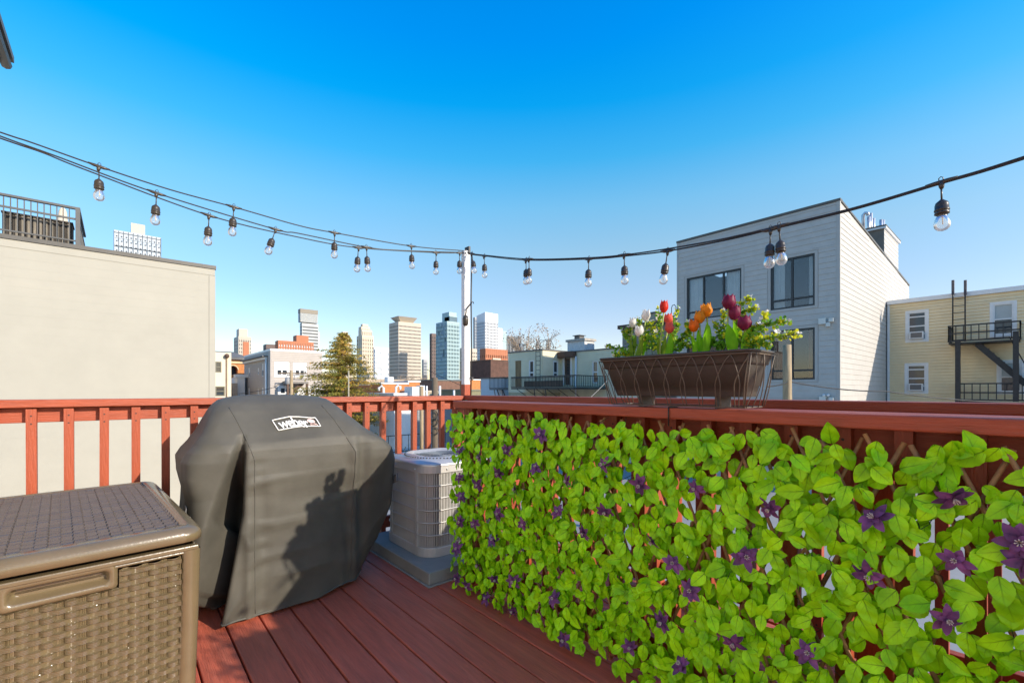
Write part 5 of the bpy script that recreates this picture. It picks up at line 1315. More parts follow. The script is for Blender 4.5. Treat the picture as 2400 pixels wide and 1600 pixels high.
# ================================================================== LEAFY WILLOW SCREEN
scr = empty('leafy_screen', (1.53, .8, 0), 'expanding willow trellis covered in bright artificial green leaves and purple flowers', 'trellis')
rs = random.Random(21)
stick_m = mat('willow_stick', (.40,.21,.085), .6, .4, 14, .4, 40, spots=.45, var2=(.16,.10,.06))
Y0s, Y1s = -1.15, 2.235; ZT, ZB = 1.022, .045; DY = .40
def clipseg(y0, z0, y1, z1):
    a, b = 0.0, 1.0; d = y1-y0
    for lim, sgn in ((Y0s, 1), (Y1s, -1)):
        f0, f1 = sgn*(y0-lim), sgn*(y1-lim)
        if f0 < 0 and f1 < 0: return None
        if f0 < 0: a = max(a, f0/(f0-f1))
        elif f1 < 0: b = min(b, f0/(f0-f1))
    return a, b
for lay, sg in ((0, 1), (1, -1)):
    y = Y0s - DY
    while y < Y1s + DY:
        ya = y + rs.uniform(-.012, .012); yb = ya + sg*DY; zt = ZT + rs.uniform(-.014, .016)
        c = clipseg(ya, zt, yb, ZB)
        if c and c[1]-c[0] > .05:
            pts = []; r = rs.uniform(.0048, .0068); n = 7
            for i in range(n):
                t = c[0] + (c[1]-c[0])*i/(n-1)
                pts.append((1.535 - lay*.013 + rs.uniform(-.003,.003), ya + (yb-ya)*t + rs.uniform(-.004,.004), zt + (ZB-zt)*t))
            MB().tube(pts, [r*rs.uniform(.9,1.1) for _ in pts], 7).build('stick', stick_m, scr)
        y += .088
def leaf_mesh(L, W, curl, cup, seed, serr=True):
    rr = random.Random(seed); n = 13; vs = []; uv = []; fs = []
    for i in range(n+1):
        t = i/n
        w = W*.5*(math.sin(math.pi*min(1, t**.80))**.82)*(1 if t < .98 else .0)
        if i in (0,): w = .0015
        if serr and 1 < i < n: w *= 1 + (.035 if i % 2 else -.02)
        z = -curl*t*t*L; y = L*t
        for k, f in enumerate((-1, -.5, 0, .5, 1)):
            vs.append((w*f, y - (.012*L if abs(f) == 1 and i % 2 else 0), z + cup*abs(f)*w + (.0012*math.sin(i*1.1+f*2+seed)))); uv.append((w*f/W, t))
    for i in range(n):
        for k in range(4): a = i*5+k; fs.append((a, a+1, a+6, a+5))
    return vs, fs, uv
LV = [leaf_mesh(.058, .038, .12, .18, 1), leaf_mesh(.054, .038, -.05, .22, 2), leaf_mesh(.064, .040, .25, .12, 3), leaf_mesh(.047, .032, .12, .4, 4), leaf_mesh(.058, .036, .05, .4, 5), leaf_mesh(.062, .041, .32, .15, 6)]
leafA = thin_mat('bright_leaf', (.315,.76,.007), .07, .34, .32, 15.0, vein=True)
LME = []
for i, (vs, fs, uv) in enumerate(LV):
    mb = MB(); mb.add(vs, fs, True); mb.uv = uv; LME.append(mb.mesh('leaf', leafA))
# leaf sites: sprigs of 3 hanging from the trellis crossings, jittered
sites = []
def leaf_at(x, y, z, hang=None):
    # leaf local +Y = from stem to tip, local +Z = upper face. Face the deck (-x), tips mostly down
    roll = rs.gauss(.1, .55) if hang is None else hang
    if rs.random() < .10: roll += rs.choice((-1, 1))*rs.uniform(1.2, 2.4)
    tip = Vector((rs.uniform(-.55, .25), math.sin(roll), -math.cos(roll))).normalized()
    nrm = Vector((-1, rs.gauss(-.08, .30), rs.uniform(-.12, .5))).normalized()
    zx = (nrm - tip*nrm.dot(tip)).normalized(); xx = tip.cross(zx)
    s = rs.uniform(.78, 1.2)
    Mx = Matrix(((xx.x, tip.x, zx.x, x), (xx.y, tip.y, zx.y, y), (xx.z, tip.z, zx.z, z), (0,0,0,1))) @ Matrix.Scale(s, 4)
    return Mx
yy = Y0s
cand = []
while yy < Y1s:
    z = .06
    while z < 1.0:
        y_ = yy + rs.uniform(-.02, .02); z_ = z + rs.uniform(-.02, .02)
        k_ = 2 if rs.random() < .7 else 3
        for q in range(k_):
            cand.append((1.535 - rs.uniform(.02, .085), y_ + rs.gauss(0, .024), z_ + .035 + rs.gauss(0, .024)))
        z += .046
    yy += .0435
for (x, y, z) in cand:
    if z > 1.03: continue
    if rs.random() < .08: continue
    sites.append((leaf_at(x, y, z), rs.randrange(6)))
for i in range(900):                       # sparse inner layer against the slats
    y = rs.uniform(Y0s, Y1s); z = rs.uniform(.10, .93); sites.append((leaf_at(1.545 - rs.uniform(0,.02), y, z), rs.randrange(6)))
for i in range(14):                        # a few tall leaves along the top
    y = rs.uniform(Y0s, Y1s); sites.append((leaf_at(1.535-rs.uniform(.01,.05), y, .965+rs.uniform(0,.03), math.pi + rs.gauss(0,.8)), rs.randrange(6)))
camp = Vector((0, 0, E))
def inview(p):
    X = CT*p.x - ST*p.y; Yd = ST*p.x + CT*p.y
    return Yd > .1 and abs(X/Yd) < 1.16
order = sorted(range(len(sites)), key=lambda i: ((sites[i][0].translation - camp).length if inview(sites[i][0].translation) else 99))
near = set(order[:298])
far = MB(); far.uv = []
for i, (Mx, kd) in enumerate(sites):
    if i in near: inst('leaf', LME[kd], scr, Mx)
    else:
        vs, fs, uv = LV[kd]; far.add([Mx @ Vector(p) for p in vs], fs, True); far.uv.extend(uv)
far.build('leaf_cover', leafA, scr, kind='stuff')
# twisted stems between the leaves
k = MB()
for i in range(260):
    Mx, _ = sites[rs.randrange(len(sites))]; p = Mx.translation; k.tube([p, p + Vector((.02, rs.uniform(-.02,.02), .012)), Vector((1.53, p.y+rs.uniform(-.05,.05), p.z+rs.uniform(0,.05)))], .0011, 4, cap=False)
k.build('stem', mat('dark_green_wire', (.03,.045,.015), .6), scr, kind='stuff')
# purple flowers
def flower_mesh(seed):
    rr = random.Random(seed); mb = MB(); mb.uv = []
    for lay, (n, L, W, up, off) in enumerate(((6, .037, .0205, .25, 0), (4, .022, .014, .9, .5))):
        for i in range(n):
            t = 2*math.pi*(i+off)/n + rr.uniform(-.3,.3); l = L*rr.uniform(.8,1.15); u_ = up + rr.uniform(-.5,.5); P = []
            ct, st = math.cos(t), math.sin(t)
            for j in range(7):
                f = j/6; r = l*f; w = W*.5*math.sin(math.pi*min(1, .12+.86*f))**.8; zz = l*(u_*f - .75*f*f*u_ ) + .003*lay
                if j == 6: w = .0012
                for s in (-1, -.4, .4, 1):
                    P.append((ct*r - st*w*s, st*r + ct*w*s, zz + .25*w*abs(s) + .0015*math.sin(3*f+i)))
                    mb.uv.append((s*.5, f))
            mb.add(P, [(a*4+b, a*4+b+1, a*4+b+5, a*4+b+4) for a in range(6) for b in range(3)], True)
    return mb
purp = thin_mat('purple_petal', (.19,.075,.20), .15, .5, .45, 25)
FM = [flower_mesh(s).mesh('flower', purp) for s in (1, 2, 3)]
stm = MB()
for i in range(7):
    t = i*.9; stm.tube([(0,0,.004), (.006*math.cos(t), .006*math.sin(t), .02)], [.0008,.0014], 4)
stam_me = stm.mesh('stamen', mat('pale_stamen', (.55,.48,.42), .6))
fl = [(1040+x/2.24, 900+y/2.24) for x, y in ((90,350),(190,385),(335,345),(510,265),(290,465),(485,440),(845,420),(650,505),(1030,525),(85,490),(180,525),(380,550),(95,590),(185,635),(290,680),(600,670),(850,665),(90,720),(165,730),(420,735),(740,780),(262,820),(70,865),(185,950),(270,1020),(365,1030),(70,1020),(125,1055),(225,1125),(365,1185),(580,1125),(635,1340),(1100,820),(1205,940),(1150,1250),(975,1375),(1250,1475))]
fl += [(1600+x/2.24, 900+y/2.24) for x, y in ((70,545),(460,650),(1010,705),(1420,590),(330,905),(1440,925),(985,1005),(1770,830),(40,1085),(265,1350),(660,1410),(1385,1230),(1790,930))]
for i, (px, py) in enumerate(fl):
    p = Px(px, py, 1.443 + rs.uniform(-.006, .012))
    nrm = Vector((-1, rs.gauss(-.15,.4), rs.gauss(.05,.4))).normalized(); q = nrm.to_track_quat('Z', 'Y')
    Mx = Matrix.Translation(p) @ q.to_matrix().to_4x4() @ Matrix.Rotation(rs.uniform(0,6.28), 4, 'Z') @ Matrix.Scale(rs.uniform(.85,1.15), 4)
    f = inst('flower', FM[i % 3], scr, Mx); inst('stamen', stam_me, f, Mx)

# ================================================================== FLOWER BOX ON THE CAP
fbx = empty('flower_box', (1.57, .87, 1.086), 'brown plastic window planter in a curved wire basket on the wide red rail', 'planter')
FY0, FY1 = .571, 1.147; TX0, TX1 = 1.475, 1.655; BX0, BX1 = 1.510, 1.640
M['planter'] = mat('brown_planter_plastic', (.052,.043,.034), .55, .15, 9, .15, 180)
M['wirebrown'] = mat('brown_wire', (.115,.085,.058), .5, .2, 20)
zt, zl, zb = 1.277, 1.236, 1.128
def ring(x0, x1, y0, y1, z, r): return [(x, y, z) for x, y in rrect(x0, x1, y0, y1, r, 5)]
k = MB(); prof = [(.006,zb,.02),(.005,zb+.012,.02),(.005,zb+.035,.02),(.003,zb+.036,.02),(.002,zl-.002,.02)]
rows = []
for ins, z, r in prof:
    f = (z-zb)/(zt-zb); rows.append(ring(BX0+(TX0-BX0)*f+ins, BX1+(TX1-BX1)*f-ins, FY0+.032*(1-f)+ins, FY1-.036*(1-f)-ins, z, r))
rows = [r+[r[0]] for r in rows]; k.grid(rows); k.add(rows[0][:-1], [tuple(range(len(rows[0])-1))]); k.build('trough', M['planter'], fbx)
k = MB(); rows = []
for o, z in ((-.003,zl-.003),(.003,zl-.002),(.004,zl+.006),(.005,zt-.008),(.010,zt-.006),(.011,zt-.001),(.008,zt+.002),(-.008,zt+.002),(-.012,zt-.003),(-.014,zt-.04)):
    f = (z-zb)/(zt-zb); rows.append(ring(BX0+(TX0-BX0)*f-o, BX1+(TX1-BX1)*f+o, FY0+.03*(1-f)-o, FY1-.03*(1-f)+o, z, .022))
rows = [r+[r[0]] for r in rows]; k.grid(rows); k.build('rim', M['planter'], fbx)
k = MB(); k.box(TX0+.015, TX1-.015, FY0+.015, FY1-.015, zt-.035, zt-.03); k.build('potting_soil', mat('dark_soil', (.03,.02,.014), .95, .4, 30, .6, 60), fbx)
for y in (.70, 1.00):
    k = MB(); k.box(1.53, 1.62, y-.008, y+.008, 1.088, zb+.01); k.build('foot', M['planter'], fbx)
def wtop(z): f = (z-1.094)/(zt-1.094); return f
def side(y, z, out=.008):            # point on the front wire plane
    f = (z-1.094)/(zt-1.094); return Vector((BX0+(TX0-BX0)*f - out, y, z))
fw0, fw1 = FY0+.036, FY1-.042
n = 9; st = (fw1-fw0+.04)/n
for i in range(n+1):                  # overlapping arches
    for d in (-1, 1):
        pts = []
        yc = FY0 - .005 + (FY1-FY0+.01)*(i/n)
        for q in range(13):
            t = q/12; z = 1.094 + (zl+.028-1.094)*t
            off = st*.98*(1-t)**.9*(.55+.45*math.cos(t*1.0)) if True else 0
            off = st*.95*math.sin((1-t)*math.pi/2)**.75 if t > .45 else st*.95*math.sin(.55*math.pi/2)**.75*(.88+.12*t/.45)
            f = t; yy = .5*(fw0+fw1) + (yc-.5*(fw0+fw1))*(.90+.10*f) + d*off*.86
            yy = min(max(yy, fw0-.004-.03*f), fw1+.004+.03*f); p = side(yy, z, .007 + .012*math.sin(math.pi*t)); pts.append(p)
        MB().tube(pts, .0017, 5).build('wire_arch', M['wirebrown'], fbx)
for yside, s in ((FY0, 1), (FY1, -1)):
    for i in range(4):
        f0 = i/3; pts = []
        for q in range(9):
            t = q/8; z = 1.094 + (zl+.03-1.094)*t
            xa = BX0+(TX0-BX0)*t - .008; xb = BX1+(TX1-BX1)*t + .008; g_ = f0 + (.18*math.sin(math.pi*t*.5) if i < 2 else -.18*math.sin(math.pi*t*.5))
            pts.append((xa+(xb-xa)*min(1,max(0,g_)), yside + s*(.03*(1-t) - .006 - .010*math.sin(math.pi*t)), z))
        MB().tube(pts, .0017, 5).build('wire_arch', M['wirebrown'], fbx)
for z, rr0 in ((1.094, .0026), (zl+.03, .0026)):
    f = (z-1.094)/(zt-1.094); o = .008
    x0, x1, y0, y1 = BX0+(TX0-BX0)*f-o, BX1+(TX1-BX1)*f+o, FY0+.034*(1-f)-.006, FY1-.040*(1-f)+.006
    k = MB(); pl = rrect(x0, x1, y0, y1, .010, 3); k.tube([(x,y,z) for x, y in pl] + [(pl[0][0],pl[0][1],z)], rr0, 5); k.build('wire_rim', M['wirebrown'], fbx)
for y in (FY0+.030, FY1-.036):
    for xa in (0, 1):
        p = Vector((BX0-.008 if xa == 0 else BX1+.008, y, 1.094)); q = Vector((TX0-.006 if xa == 0 else TX1+.006, FY0-.004 if y < .8 else FY1+.004, zl+.03)); MB().tube([p, q], .0024, 5).build('wire_corner', M['wirebrown'], fbx)
k = MB(); k.tube([(1.50-.004, .86, 1.02), (1.495, .86, 1.07), (1.50, .862, 1.0885), (1.56, .868, 1.0885), (1.60, .87, 1.09)], .0026, 5); tag(k.build('tie_wire', M['black']), 'black tie wire looped over the wide red rail below the flower box', 'wire')
# tulips
def bloom(mb, base, h, R, open_, seed, tilt=(0,0)):
    rr = random.Random(seed); ax = Vector((tilt[0], tilt[1], 1)).normalized(); q = ax.to_track_quat('Z', 'Y').to_matrix()
    for lay in range(2):
        for i in range(3):
            th = 2*math.pi*i/3 + lay*math.pi/3 + rr.uniform(-.1,.1); P = []
            for j in range(8):
                t = j/7; r = R*(.30 + .78*math.sin(math.pi*min(.5, t*.95+.05)))*(1 - (.40-open_)*max(0, t-.45)/.55) * (.94 if lay else 1.0)
                wv = math.radians(58)*math.sin(math.pi*min(1, .18+.80*t))**.6 * (1 if t < .97 else .05)
                row = []
                for s in (-1,-.6,-.2,.2,.6,1):
                    a = th + wv*s; rrr = r*(1-.08*abs(s)**2) + .0008*math.sin(5*s+j); v = Vector((rrr*math.cos(a), rrr*math.sin(a), h*(t - .06*abs(s)**2*t) * (1.0 if lay == 0 else 1.03)))
                    row.append(base + q @ v)
                P.append(row)
            mb.grid(P)
def pet(n, c, tr=.42): return thin_mat(n, c, tr, .42, .14, 60)
PET = {'white': pet('white_petal', (.92,.88,.78)), 'red': pet('red_petal', (.72,.045,.02)), 'pink': pet('pink_red_petal', (.78,.14,.09)), 'orange': pet('orange_petal', (.85,.20,.015)), 'amber': pet('amber_petal', (.88,.34,.02)), 'purple': pet('plum_petal', (.23,.025,.07))}
tstem = thin_mat('tulip_stem', (.42,.50,.14), .2, .5, .1, 30); tleaf = thin_mat('tulip_leaf', (.24,.58,.012), .55, .4, .15, 25); tleafd = thin_mat('tulip_leaf_dark', (.20,.34,.02), .45, .4, .15, 25)
def c5(x, y): return (1380+x/4.704, 660+y/4.704)
tul = [('white',485,450,.040,.0145,1.575,.55,'white tulip furthest left, half hidden in the planter'),('white',625,370,.045,.0165,1.560,.5,'tallest white tulip in the planter'),('white',555,540,.044,.0175,1.530,.6,'wide open white tulip lowest at the left end of the planter'),
 ('red',826,272,.047,.0155,1.565,.5,'tall deep red tulip standing above the other red ones'),('pink',880,408,.042,.0160,1.585,.55,'pinkish red tulip partly behind the lowest red tulip'),('pink',893,505,.043,.0160,1.535,.5,'lowest red tulip with pale streaked petals'),
 ('orange',1157,482,.045,.0170,1.535,.5,'deep orange tulip lowest of the three orange ones'),('amber',1221,388,.045,.0185,1.550,.55,'yellow orange tulip between the lowest and highest orange ones'),('amber',1304,312,.048,.0200,1.570,.6,'highest yellow orange tulip in the planter'),
 ('purple',1536,222,.050,.0215,1.560,.6,'large plum tulip highest in the planter'),('purple',1594,338,.050,.0190,1.570,.45,'closed plum tulip just below the highest one'),('purple',1722,452,.048,.0215,1.535,.6,'open plum tulip furthest right in the planter')]
for i, (c, x, y, h, R, X0, op, lab) in enumerate(tul):
    px, py = c5(x, y); p = Px(px, py, X0); base = Vector((X0, p.y, p.z - h*.5))
    root_ = Vector((1.56 + rs.uniform(-.02,.02), p.y + rs.uniform(-.02,.02), zt-.03))
    t = empty('tulip', root_, lab, 'tulip', 'artificial tulips in the flower box')
    k = MB(); bloom(k, base, h, R, .22*op, i, (rs.uniform(-.12,.12), rs.uniform(-.12,.12))); k.build('bloom', PET[c], t)
    MB().tube([root_, root_.lerp(base, .5)+Vector((rs.uniform(-.006,.006), rs.uniform(-.006,.006), 0)), base+Vector((0,0,.004))], .0030, 6).build('stem', tstem, t)
def tleaf_mesh(mb, base, tip, w, face, bend):
    P = []; ax = tip-base; sd = ax.cross(face).normalized(); nrm = sd.cross(ax).normalized()
    for j in range(11):
        f = j/10; ww = w*.5*(math.sin(math.pi*min(1, .22+.78*f))**.8 if f < .99 else .02); c = base + ax*f + nrm*bend*math.sin(math.pi*f)
        P.append([c - sd*ww - nrm*ww*.35, c - sd*ww*.5 - nrm*.0*ww, c + nrm*ww*.12, c + sd*ww*.5, c + sd*ww - nrm*ww*.35])
    mb.grid(P)
for (x0, y0, x1, y1, w, X0, dark, ti) in ((465,815,445,590,.017,1.545,1,0),(515,810,585,585,.024,1.515,1,2),(470,812,520,570,.018,1.57,1,1),(575,805,640,590,.016,1.55,0,1),
    (780,790,760,600,.018,1.56,1,3),(860,785,905,560,.026,1.52,0,5),(800,790,845,600,.018,1.56,1,4),(890,780,930,640,.018,1.54,0,4),
    (1160,765,1120,580,.019,1.525,0,6),(1265,750,1305,440,.030,1.525,0,8),(1235,755,1205,520,.020,1.555,0,7),(1290,750,1330,480,.022,1.55,0,8),
    (1590,735,1530,460,.032,1.525,0,9),(1600,735,1600,430,.024,1.56,0,10),(1705,725,1770,480,.022,1.535,0,11)):
    a, b = c5(x0, y0+30), c5(x1, y1); p, q = Px(*a, X0), Px(*b, X0)
    k = MB(); tleaf_mesh(k, p, q, w*1.15, Vector((-1, rs.uniform(-.4,.4), .1)), rs.uniform(-.008,.008))
    tg = [o for o in bpy.data.objects if o.get('category') == 'tulip'][ti]; k.build('leaf', tleafd if dark else tleaf, tg)
# flowering sprigs
sgl = thin_mat('sprig_leaf', (.17,.40,.03), .4, .45, .35, 40); sgy = thin_mat('sprig_leaf_lime', (.62,.68,.03), .4, .45, .25, 40); sgw = thin_mat('sprig_white_petal', (.86,.85,.80), .3, .5, .05, 40)
sgs = mat('sprig_stem', (.06,.10,.03), .6, .2, 20)
def sprig(pts2, X0, X1, lab, lime, nb, seed):
    rr = random.Random(seed); P = []
    for i, (x, y) in enumerate(pts2): P.append(Px(*c5(x, y), X0+(X1-X0)*i/(len(pts2)-1)))
    P[0].z = max(P[0].z, zt-.03)
    r = empty('flowering_sprig', P[0], lab, 'sprig', 'leafy sprigs with small white flowers in the flower box')
    fine = []
    for p, q in zip(P[:-1], P[1:]):
        for i in range(12): fine.append(p.lerp(q, i/12))
    fine.append(P[-1]); MB().tube(fine, .0013, 4).build('stem', sgs, r)
    ga, gb = MB(), MB()
    for i in range(4, len(fine)-1):
        for e in range(5):
            o = fine[i] + Vector((rr.gauss(0,.004), rr.gauss(0,.004), rr.gauss(0,.004))); ax = (fine[i+1]-fine[i]).normalized(); d = Vector((rr.gauss(0,1), rr.gauss(0,1), rr.gauss(0,1))); d = (d - ax*d.dot(ax)*.6 + ax*.4).normalized()
            L_ = rr.uniform(.009,.0165); w = L_*.38; s = d.cross(Vector((rr.gauss(0,1), rr.gauss(0,1), rr.gauss(0,1)))).normalized()*w
            mb = gb if rr.random() < lime*(.4+.9*i/len(fine)) else ga
            mb.add([o, o+d*L_*.45-s, o+d*L_*.85-s*.7, o+d*L_, o+d*L_*.85+s*.7, o+d*L_*.45+s], [(0,1,2,3,4,5)])
    if ga.v: ga.build('foliage', sgl, r)
    if gb.v: gb.build('foliage', sgy, r)
    for i in range(nb):
        o = P[-1] if i == 0 else fine[int(len(fine)*rr.uniform(.45,.92))] + Vector((rr.uniform(-.012,.012), rr.uniform(-.012,.012), rr.uniform(-.006,.016)))
        k = MB(); ax = Vector((rr.uniform(-1,.2), rr.uniform(-.6,.6), rr.uniform(.2,1))).normalized(); qm = ax.to_track_quat('Z','Y').to_matrix()
        for j in range(5):
            t = 2*math.pi*j/5; R_ = .0098*rr.uniform(.85,1.1)
            k.add([o + qm @ Vector(v) for v in ((0,0,0),(R_*.6*math.cos(t-.5),R_*.6*math.sin(t-.5),.004),(R_*math.cos(t-.28),R_*math.sin(t-.28),.0055),(R_*math.cos(t+.28),R_*math.sin(t+.28),.0055),(R_*.6*math.cos(t+.5),R_*.6*math.sin(t+.5),.004))], [(0,1,2,3,4)])
        k.build('blossom', sgw, r)
spr = [([(470,830),(380,740),(200,712)],1.56,1.53,'low sprig reaching out past the left end of the planter',.25,1),
 ([(480,830),(400,790),(275,815)],1.55,1.51,'drooping sprig hanging at the left end of the planter',.5,1),
 ([(500,810),(440,620),(370,540)],1.57,1.57,'sprig rising at the left of the white tulips',.4,2),
 ([(520,810),(470,600),(440,500)],1.58,1.58,'short sprig with white flowers close behind the leftmost white tulip',.3,2),
 ([(600,800),(570,560),(545,405)],1.58,1.60,'upright sprig between the two lower white tulips and the tallest one',.4,1),
 ([(640,800),(630,620),(640,430)],1.58,1.59,'sprig with white flowers right of the tallest white tulip',.5,3),
 ([(700,800),(690,640),(600,600)],1.55,1.54,'low bushy dark green sprig in the gap between white and red tulips',.1,1),
 ([(740,790),(720,600),(700,440)],1.57,1.58,'lime green sprig rising left of the deep red tulip',.7,2),
 ([(800,780),(790,520),(770,290)],1.60,1.62,'tall sprig behind the deep red tulip',.4,1),
 ([(900,770),(900,480),(985,290)],1.60,1.62,'tall thin sprig with one white flower right of the deep red tulip',.4,1),
 ([(930,770),(950,560),(970,445)],1.57,1.58,'sprig with white flowers right of the lower red tulips',.4,3),
 ([(910,760),(1010,640),(1100,580),(1100,445)],1.55,1.56,'arching sprig crossing toward the deep orange tulip',.35,2),
 ([(930,760),(1030,705),(1110,690)],1.53,1.53,'low trailing sprig just above the planter rim',.3,1),
 ([(1340,740),(1380,640),(1330,640)],1.55,1.55,'bushy dark sprig between the orange and plum tulips',.1,0),
 ([(1400,740),(1440,690),(1470,730)],1.53,1.53,'short dark sprig resting on the rim left of the plum tulips',.05,0),
 ([(1510,730),(1450,560),(1385,450)],1.57,1.58,'sprig leaning left from the plum tulips',.4,2),
 ([(1560,720),(1480,480),(1490,315)],1.59,1.60,'upright sprig with white flower close left of the highest plum tulip',.5,1),
 ([(1640,700),(1630,450),(1670,250),(1790,170)],1.59,1.61,'tallest sprig ending in a white flower right of the highest plum tulip',.6,2),
 ([(1650,710),(1650,480),(1700,330),(1855,280)],1.60,1.61,'second tallest sprig leaning right below the tallest one',.5,2),
 ([(1660,720),(1780,560),(1900,470),(1970,340)],1.56,1.56,'sprig with a yellow green tip and three white flowers',.8,4),
 ([(1680,720),(1800,600),(1980,455),(2205,440)],1.54,1.53,'long sprig reaching furthest up to the right over the planter end',.3,4),
 ([(1700,725),(1850,640),(2060,610),(2310,575)],1.53,1.52,'longest low sprig pointing right to a single white flower',.75,5),
 ([(1720,725),(1860,690),(2010,710)],1.53,1.52,'lowest sprig lying along the right end of the planter rim',.2,2),
 ([(1640,720),(1720,600),(1880,480)],1.56,1.56,'bushy sprig with white flowers behind the open plum tulip',.5,4)]
for i, s in enumerate(spr): sprig(*s, 100+i)

# unseen copy of the planter, added beyond the frame to shade the deck boards
fb2 = copy_tree(fbx); fb2.location.y -= 1.32; WM[fb2] = WM[fbx] @ Matrix.Translation((0, -1.32, 0))
fb2['label'] = 'second brown planter on the red rail, added out of view to shade the deck boards'
k = MB(); r3 = random.Random(5)
for i in range(420):
    o = Vector((1.56 + r3.gauss(0,.045), r3.uniform(-.77,-.17), zt + abs(r3.gauss(0,.085)))); s_ = r3.uniform(.01,.025)
    u = Vector((r3.uniform(-1,1), r3.uniform(-1,1), r3.uniform(-1,1))).normalized()*s_; v = Vector((r3.uniform(-1,1), r3.uniform(-1,1), r3.uniform(-.3,1))).normalized()*s_*1.6
    k.add([o-u*.5, o+v*.5-u*.4, o+v, o+v*.5+u*.4, o+u*.5], [(0,1,2,3,4)])
k.build('foliage', tleaf, fb2, kind='stuff')  # loose leaves on the added planter, for its cast shadow

# ================================================================== STRING LIGHTS
def spline(P, n=10):
    out = []
    P = [P[0]*2-P[1]] + P + [P[-1]*2-P[-2]]
    for i in range(1, len(P)-2):
        for k in range(n):
            t = k/n; a, b, c, d = P[i-1], P[i], P[i+1], P[i+2]
            out.append(.5*((2*b) + (c-a)*t + (2*a-5*b+4*c-d)*t*t + (3*b-a-3*c+d)*t**3))
    out.append(P[-2]); return out
con = MB()
con.tube([(-.045,0,.002),(-.02,0,0),(.02,0,0),(.045,0,.002)], [.0045,.0085,.0085,.0045], 8)
con.tube([(0,0,0),(0,0,-.018),(0,0,-.026)], [.010,.008,.005], 8)
con.tube([(-.006,0,.004),(-.006,0,.016),(0,0,.021),(.006,0,.016),(.006,0,.004)], .0018, 5)
con_me = con.mesh('connector', M['socket'])
soc = MB(); soc.tube([(0,0,-.02),(0,0,-.068)], .0032, 6)
soc.lathe([(.004,-.066),(.008,-.070),(.018,-.079),(.0205,-.088),(.021,-.104),(.0225,-.105),(.0225,-.110),(.0205,-.111),(.0205,-.116),(.022,-.117),(.022,-.122),(.0175,-.124),(.015,-.128),(0,-.128)], n=16)
soc_me = soc.mesh('socket', M['socket'])
bul = MB(); bul.lathe([(.0125,-.126),(.0165,-.132),(.0215,-.143),(.0245,-.156),(.0245,-.164),(.021,-.175),(.0145,-.182),(.006,-.1855),(0,-.186)], n=20); bul_me = bul.mesh('bulb', M['bulb_glass'])
fil = MB(); fil.tube([(0,0,-.128),(0,0,-.134)], .004, 8); fil.tube([(.0015,0,-.134),(.0015,0,-.162)], .0016, 6); fil_me = fil.mesh('filament', mat('amber_filament', (.75,.50,.22), .4))
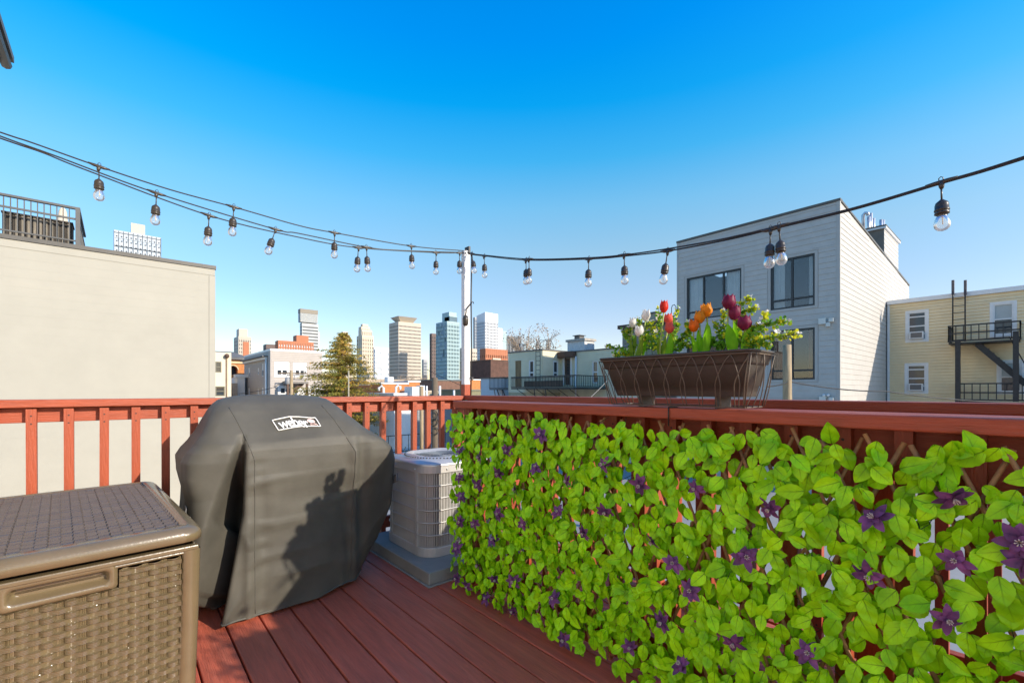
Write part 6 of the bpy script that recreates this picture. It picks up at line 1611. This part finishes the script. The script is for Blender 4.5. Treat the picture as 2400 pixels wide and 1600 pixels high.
def string(name_label, plane, pts, bulbs, r, ext0=None, ext1=None):
    P = []
    for px, py in pts: P.append(Py(px, py, RY+.02) if plane == 'y' else Px(px, py, OX+.01))
    if plane == 'y':
        d_ = P[0]-P[1]; P = [P[0] + d_*((HXW-P[0].x)/d_.x) + Vector((0,0,.05)), P[0] + d_*((HXW-P[0].x)/d_.x*.5) + Vector((0,0,.012))] + P
    elif ext0 is not None: P = [Vector(e) for e in ext0] + P
    if plane == 'x':
        d_ = P[-1]-P[-2]; d_ = d_/abs(d_.y); P = P + [P[-1] + d_*.7 + Vector((0,0,.03)), P[-1] + d_*1.6 + Vector((0,0,.12))]
    elif ext1 is not None: P = P + [Vector(e) for e in ext1]
    S = spline(P); root = empty('string_light', P[len(P)//2], name_label, 'string lights', 'string lights on the deck')
    MB().tube(S, r, 6).build('cable', M['black'], root)
    for px, tilt in bulbs:
        best = None
        for p, q in zip(S[:-1], S[1:]):
            def pp(v):
                X = CT*v.x - ST*v.y; Y = ST*v.x + CT*v.y; return 1200 + FPX*X/Y if Y > .05 else 1e6
            a, b = pp(p), pp(q)
            if min(a, b) <= px <= max(a, b): best = (p.lerp(q, (px-a)/(b-a)), (q-p)); break
        if best is None: continue
        c, d = best; ang = math.atan2(d.y, d.x); sl = math.atan2(d.z, math.hypot(d.x, d.y))
        rot = Matrix.Rotation(ang, 4, 'Z'); T = Matrix.Translation(c)
        cn = inst('connector', con_me, root, T @ rot @ Matrix.Rotation(-sl, 4, 'Y'))
        B = T @ Matrix.Rotation(math.atan2(CT*1.0-0, 1)*0, 4, 'Z') @ rot @ Matrix.Rotation(tilt, 4, 'Y') @ Matrix.Rotation(rs.uniform(-.05,.05), 4, 'X')
        so = inst('socket', soc_me, root, B)
        bu = inst('bulb', bul_me, root, B); inst('filament', fil_me, bu, B)
HX = (HXW+.005, RY+.02)
string('upper of the three string light cables on the left side of the deck', 'y', [(0,310),(76,335),(234,391),(400,445),(549,485.5),(700,528.5),(784,545.5),(962,576.5),(1079,587)], [(232,0),(548,.05),(784,0),(964,-.03)], .0038, ext0=[(HXW, RY+.02, 2.80)], ext1=[(OX-.01, RY-.01, 2.385)])
string('middle string light cable on the left side of the deck', 'y', [(0,319),(123,363),(368,453),(646,537.5),(700,547),(857,579),(933,586.5),(1076,591.5)], [(367,.04),(646,.28),(859,-.06)], .0038, ext0=[(HXW, RY+.02, 2.765)], ext1=[(OX-.01, RY-.012, 2.365)])
string('lowest string light cable on the left side of the deck', 'y', [(0,324),(100,358),(200,398),(490,505),(700,556),(840,580.5),(1021,592),(1079,592.5)], [(490,.04),(840,.06),(1022,-.02),(1077,0)], .0038, ext0=[(HXW, RY+.02, 2.74)], ext1=[(OX-.01, RY-.014, 2.36)])
string('right string light cable carrying the nearest hanging bulb', 'x', [(1103,594),(1136,598),(1240,607),(1380,604),(1465,597),(1565,583),(1700,559),(1826,530),(2000,488),(2206,427),(2400,368)], [(1106,-.25),(1240,.05),(1463,-.05),(1826,-.06),(2206,-.02)], .0042, ext0=[(OX, RY-.02, 2.375)], ext1=[(OX+.01, -.6, 2.13), (OX+.01, -1.6, 2.5)])
string('right string light cable running just under the other one', 'x', [(1103,596),(1136,600),(1234,609.5),(1380,607),(1465,600),(1566,588),(1700,563),(1806,538),(2000,491),(2206,430),(2400,372)], [(1135,0),(1233,.03),(1380,0),(1565,.20),(1806,.02)], .0042, ext0=[(OX, RY-.02, 2.365)], ext1=[(OX+.01, -.6, 2.11), (OX+.01, -1.6, 2.48)])
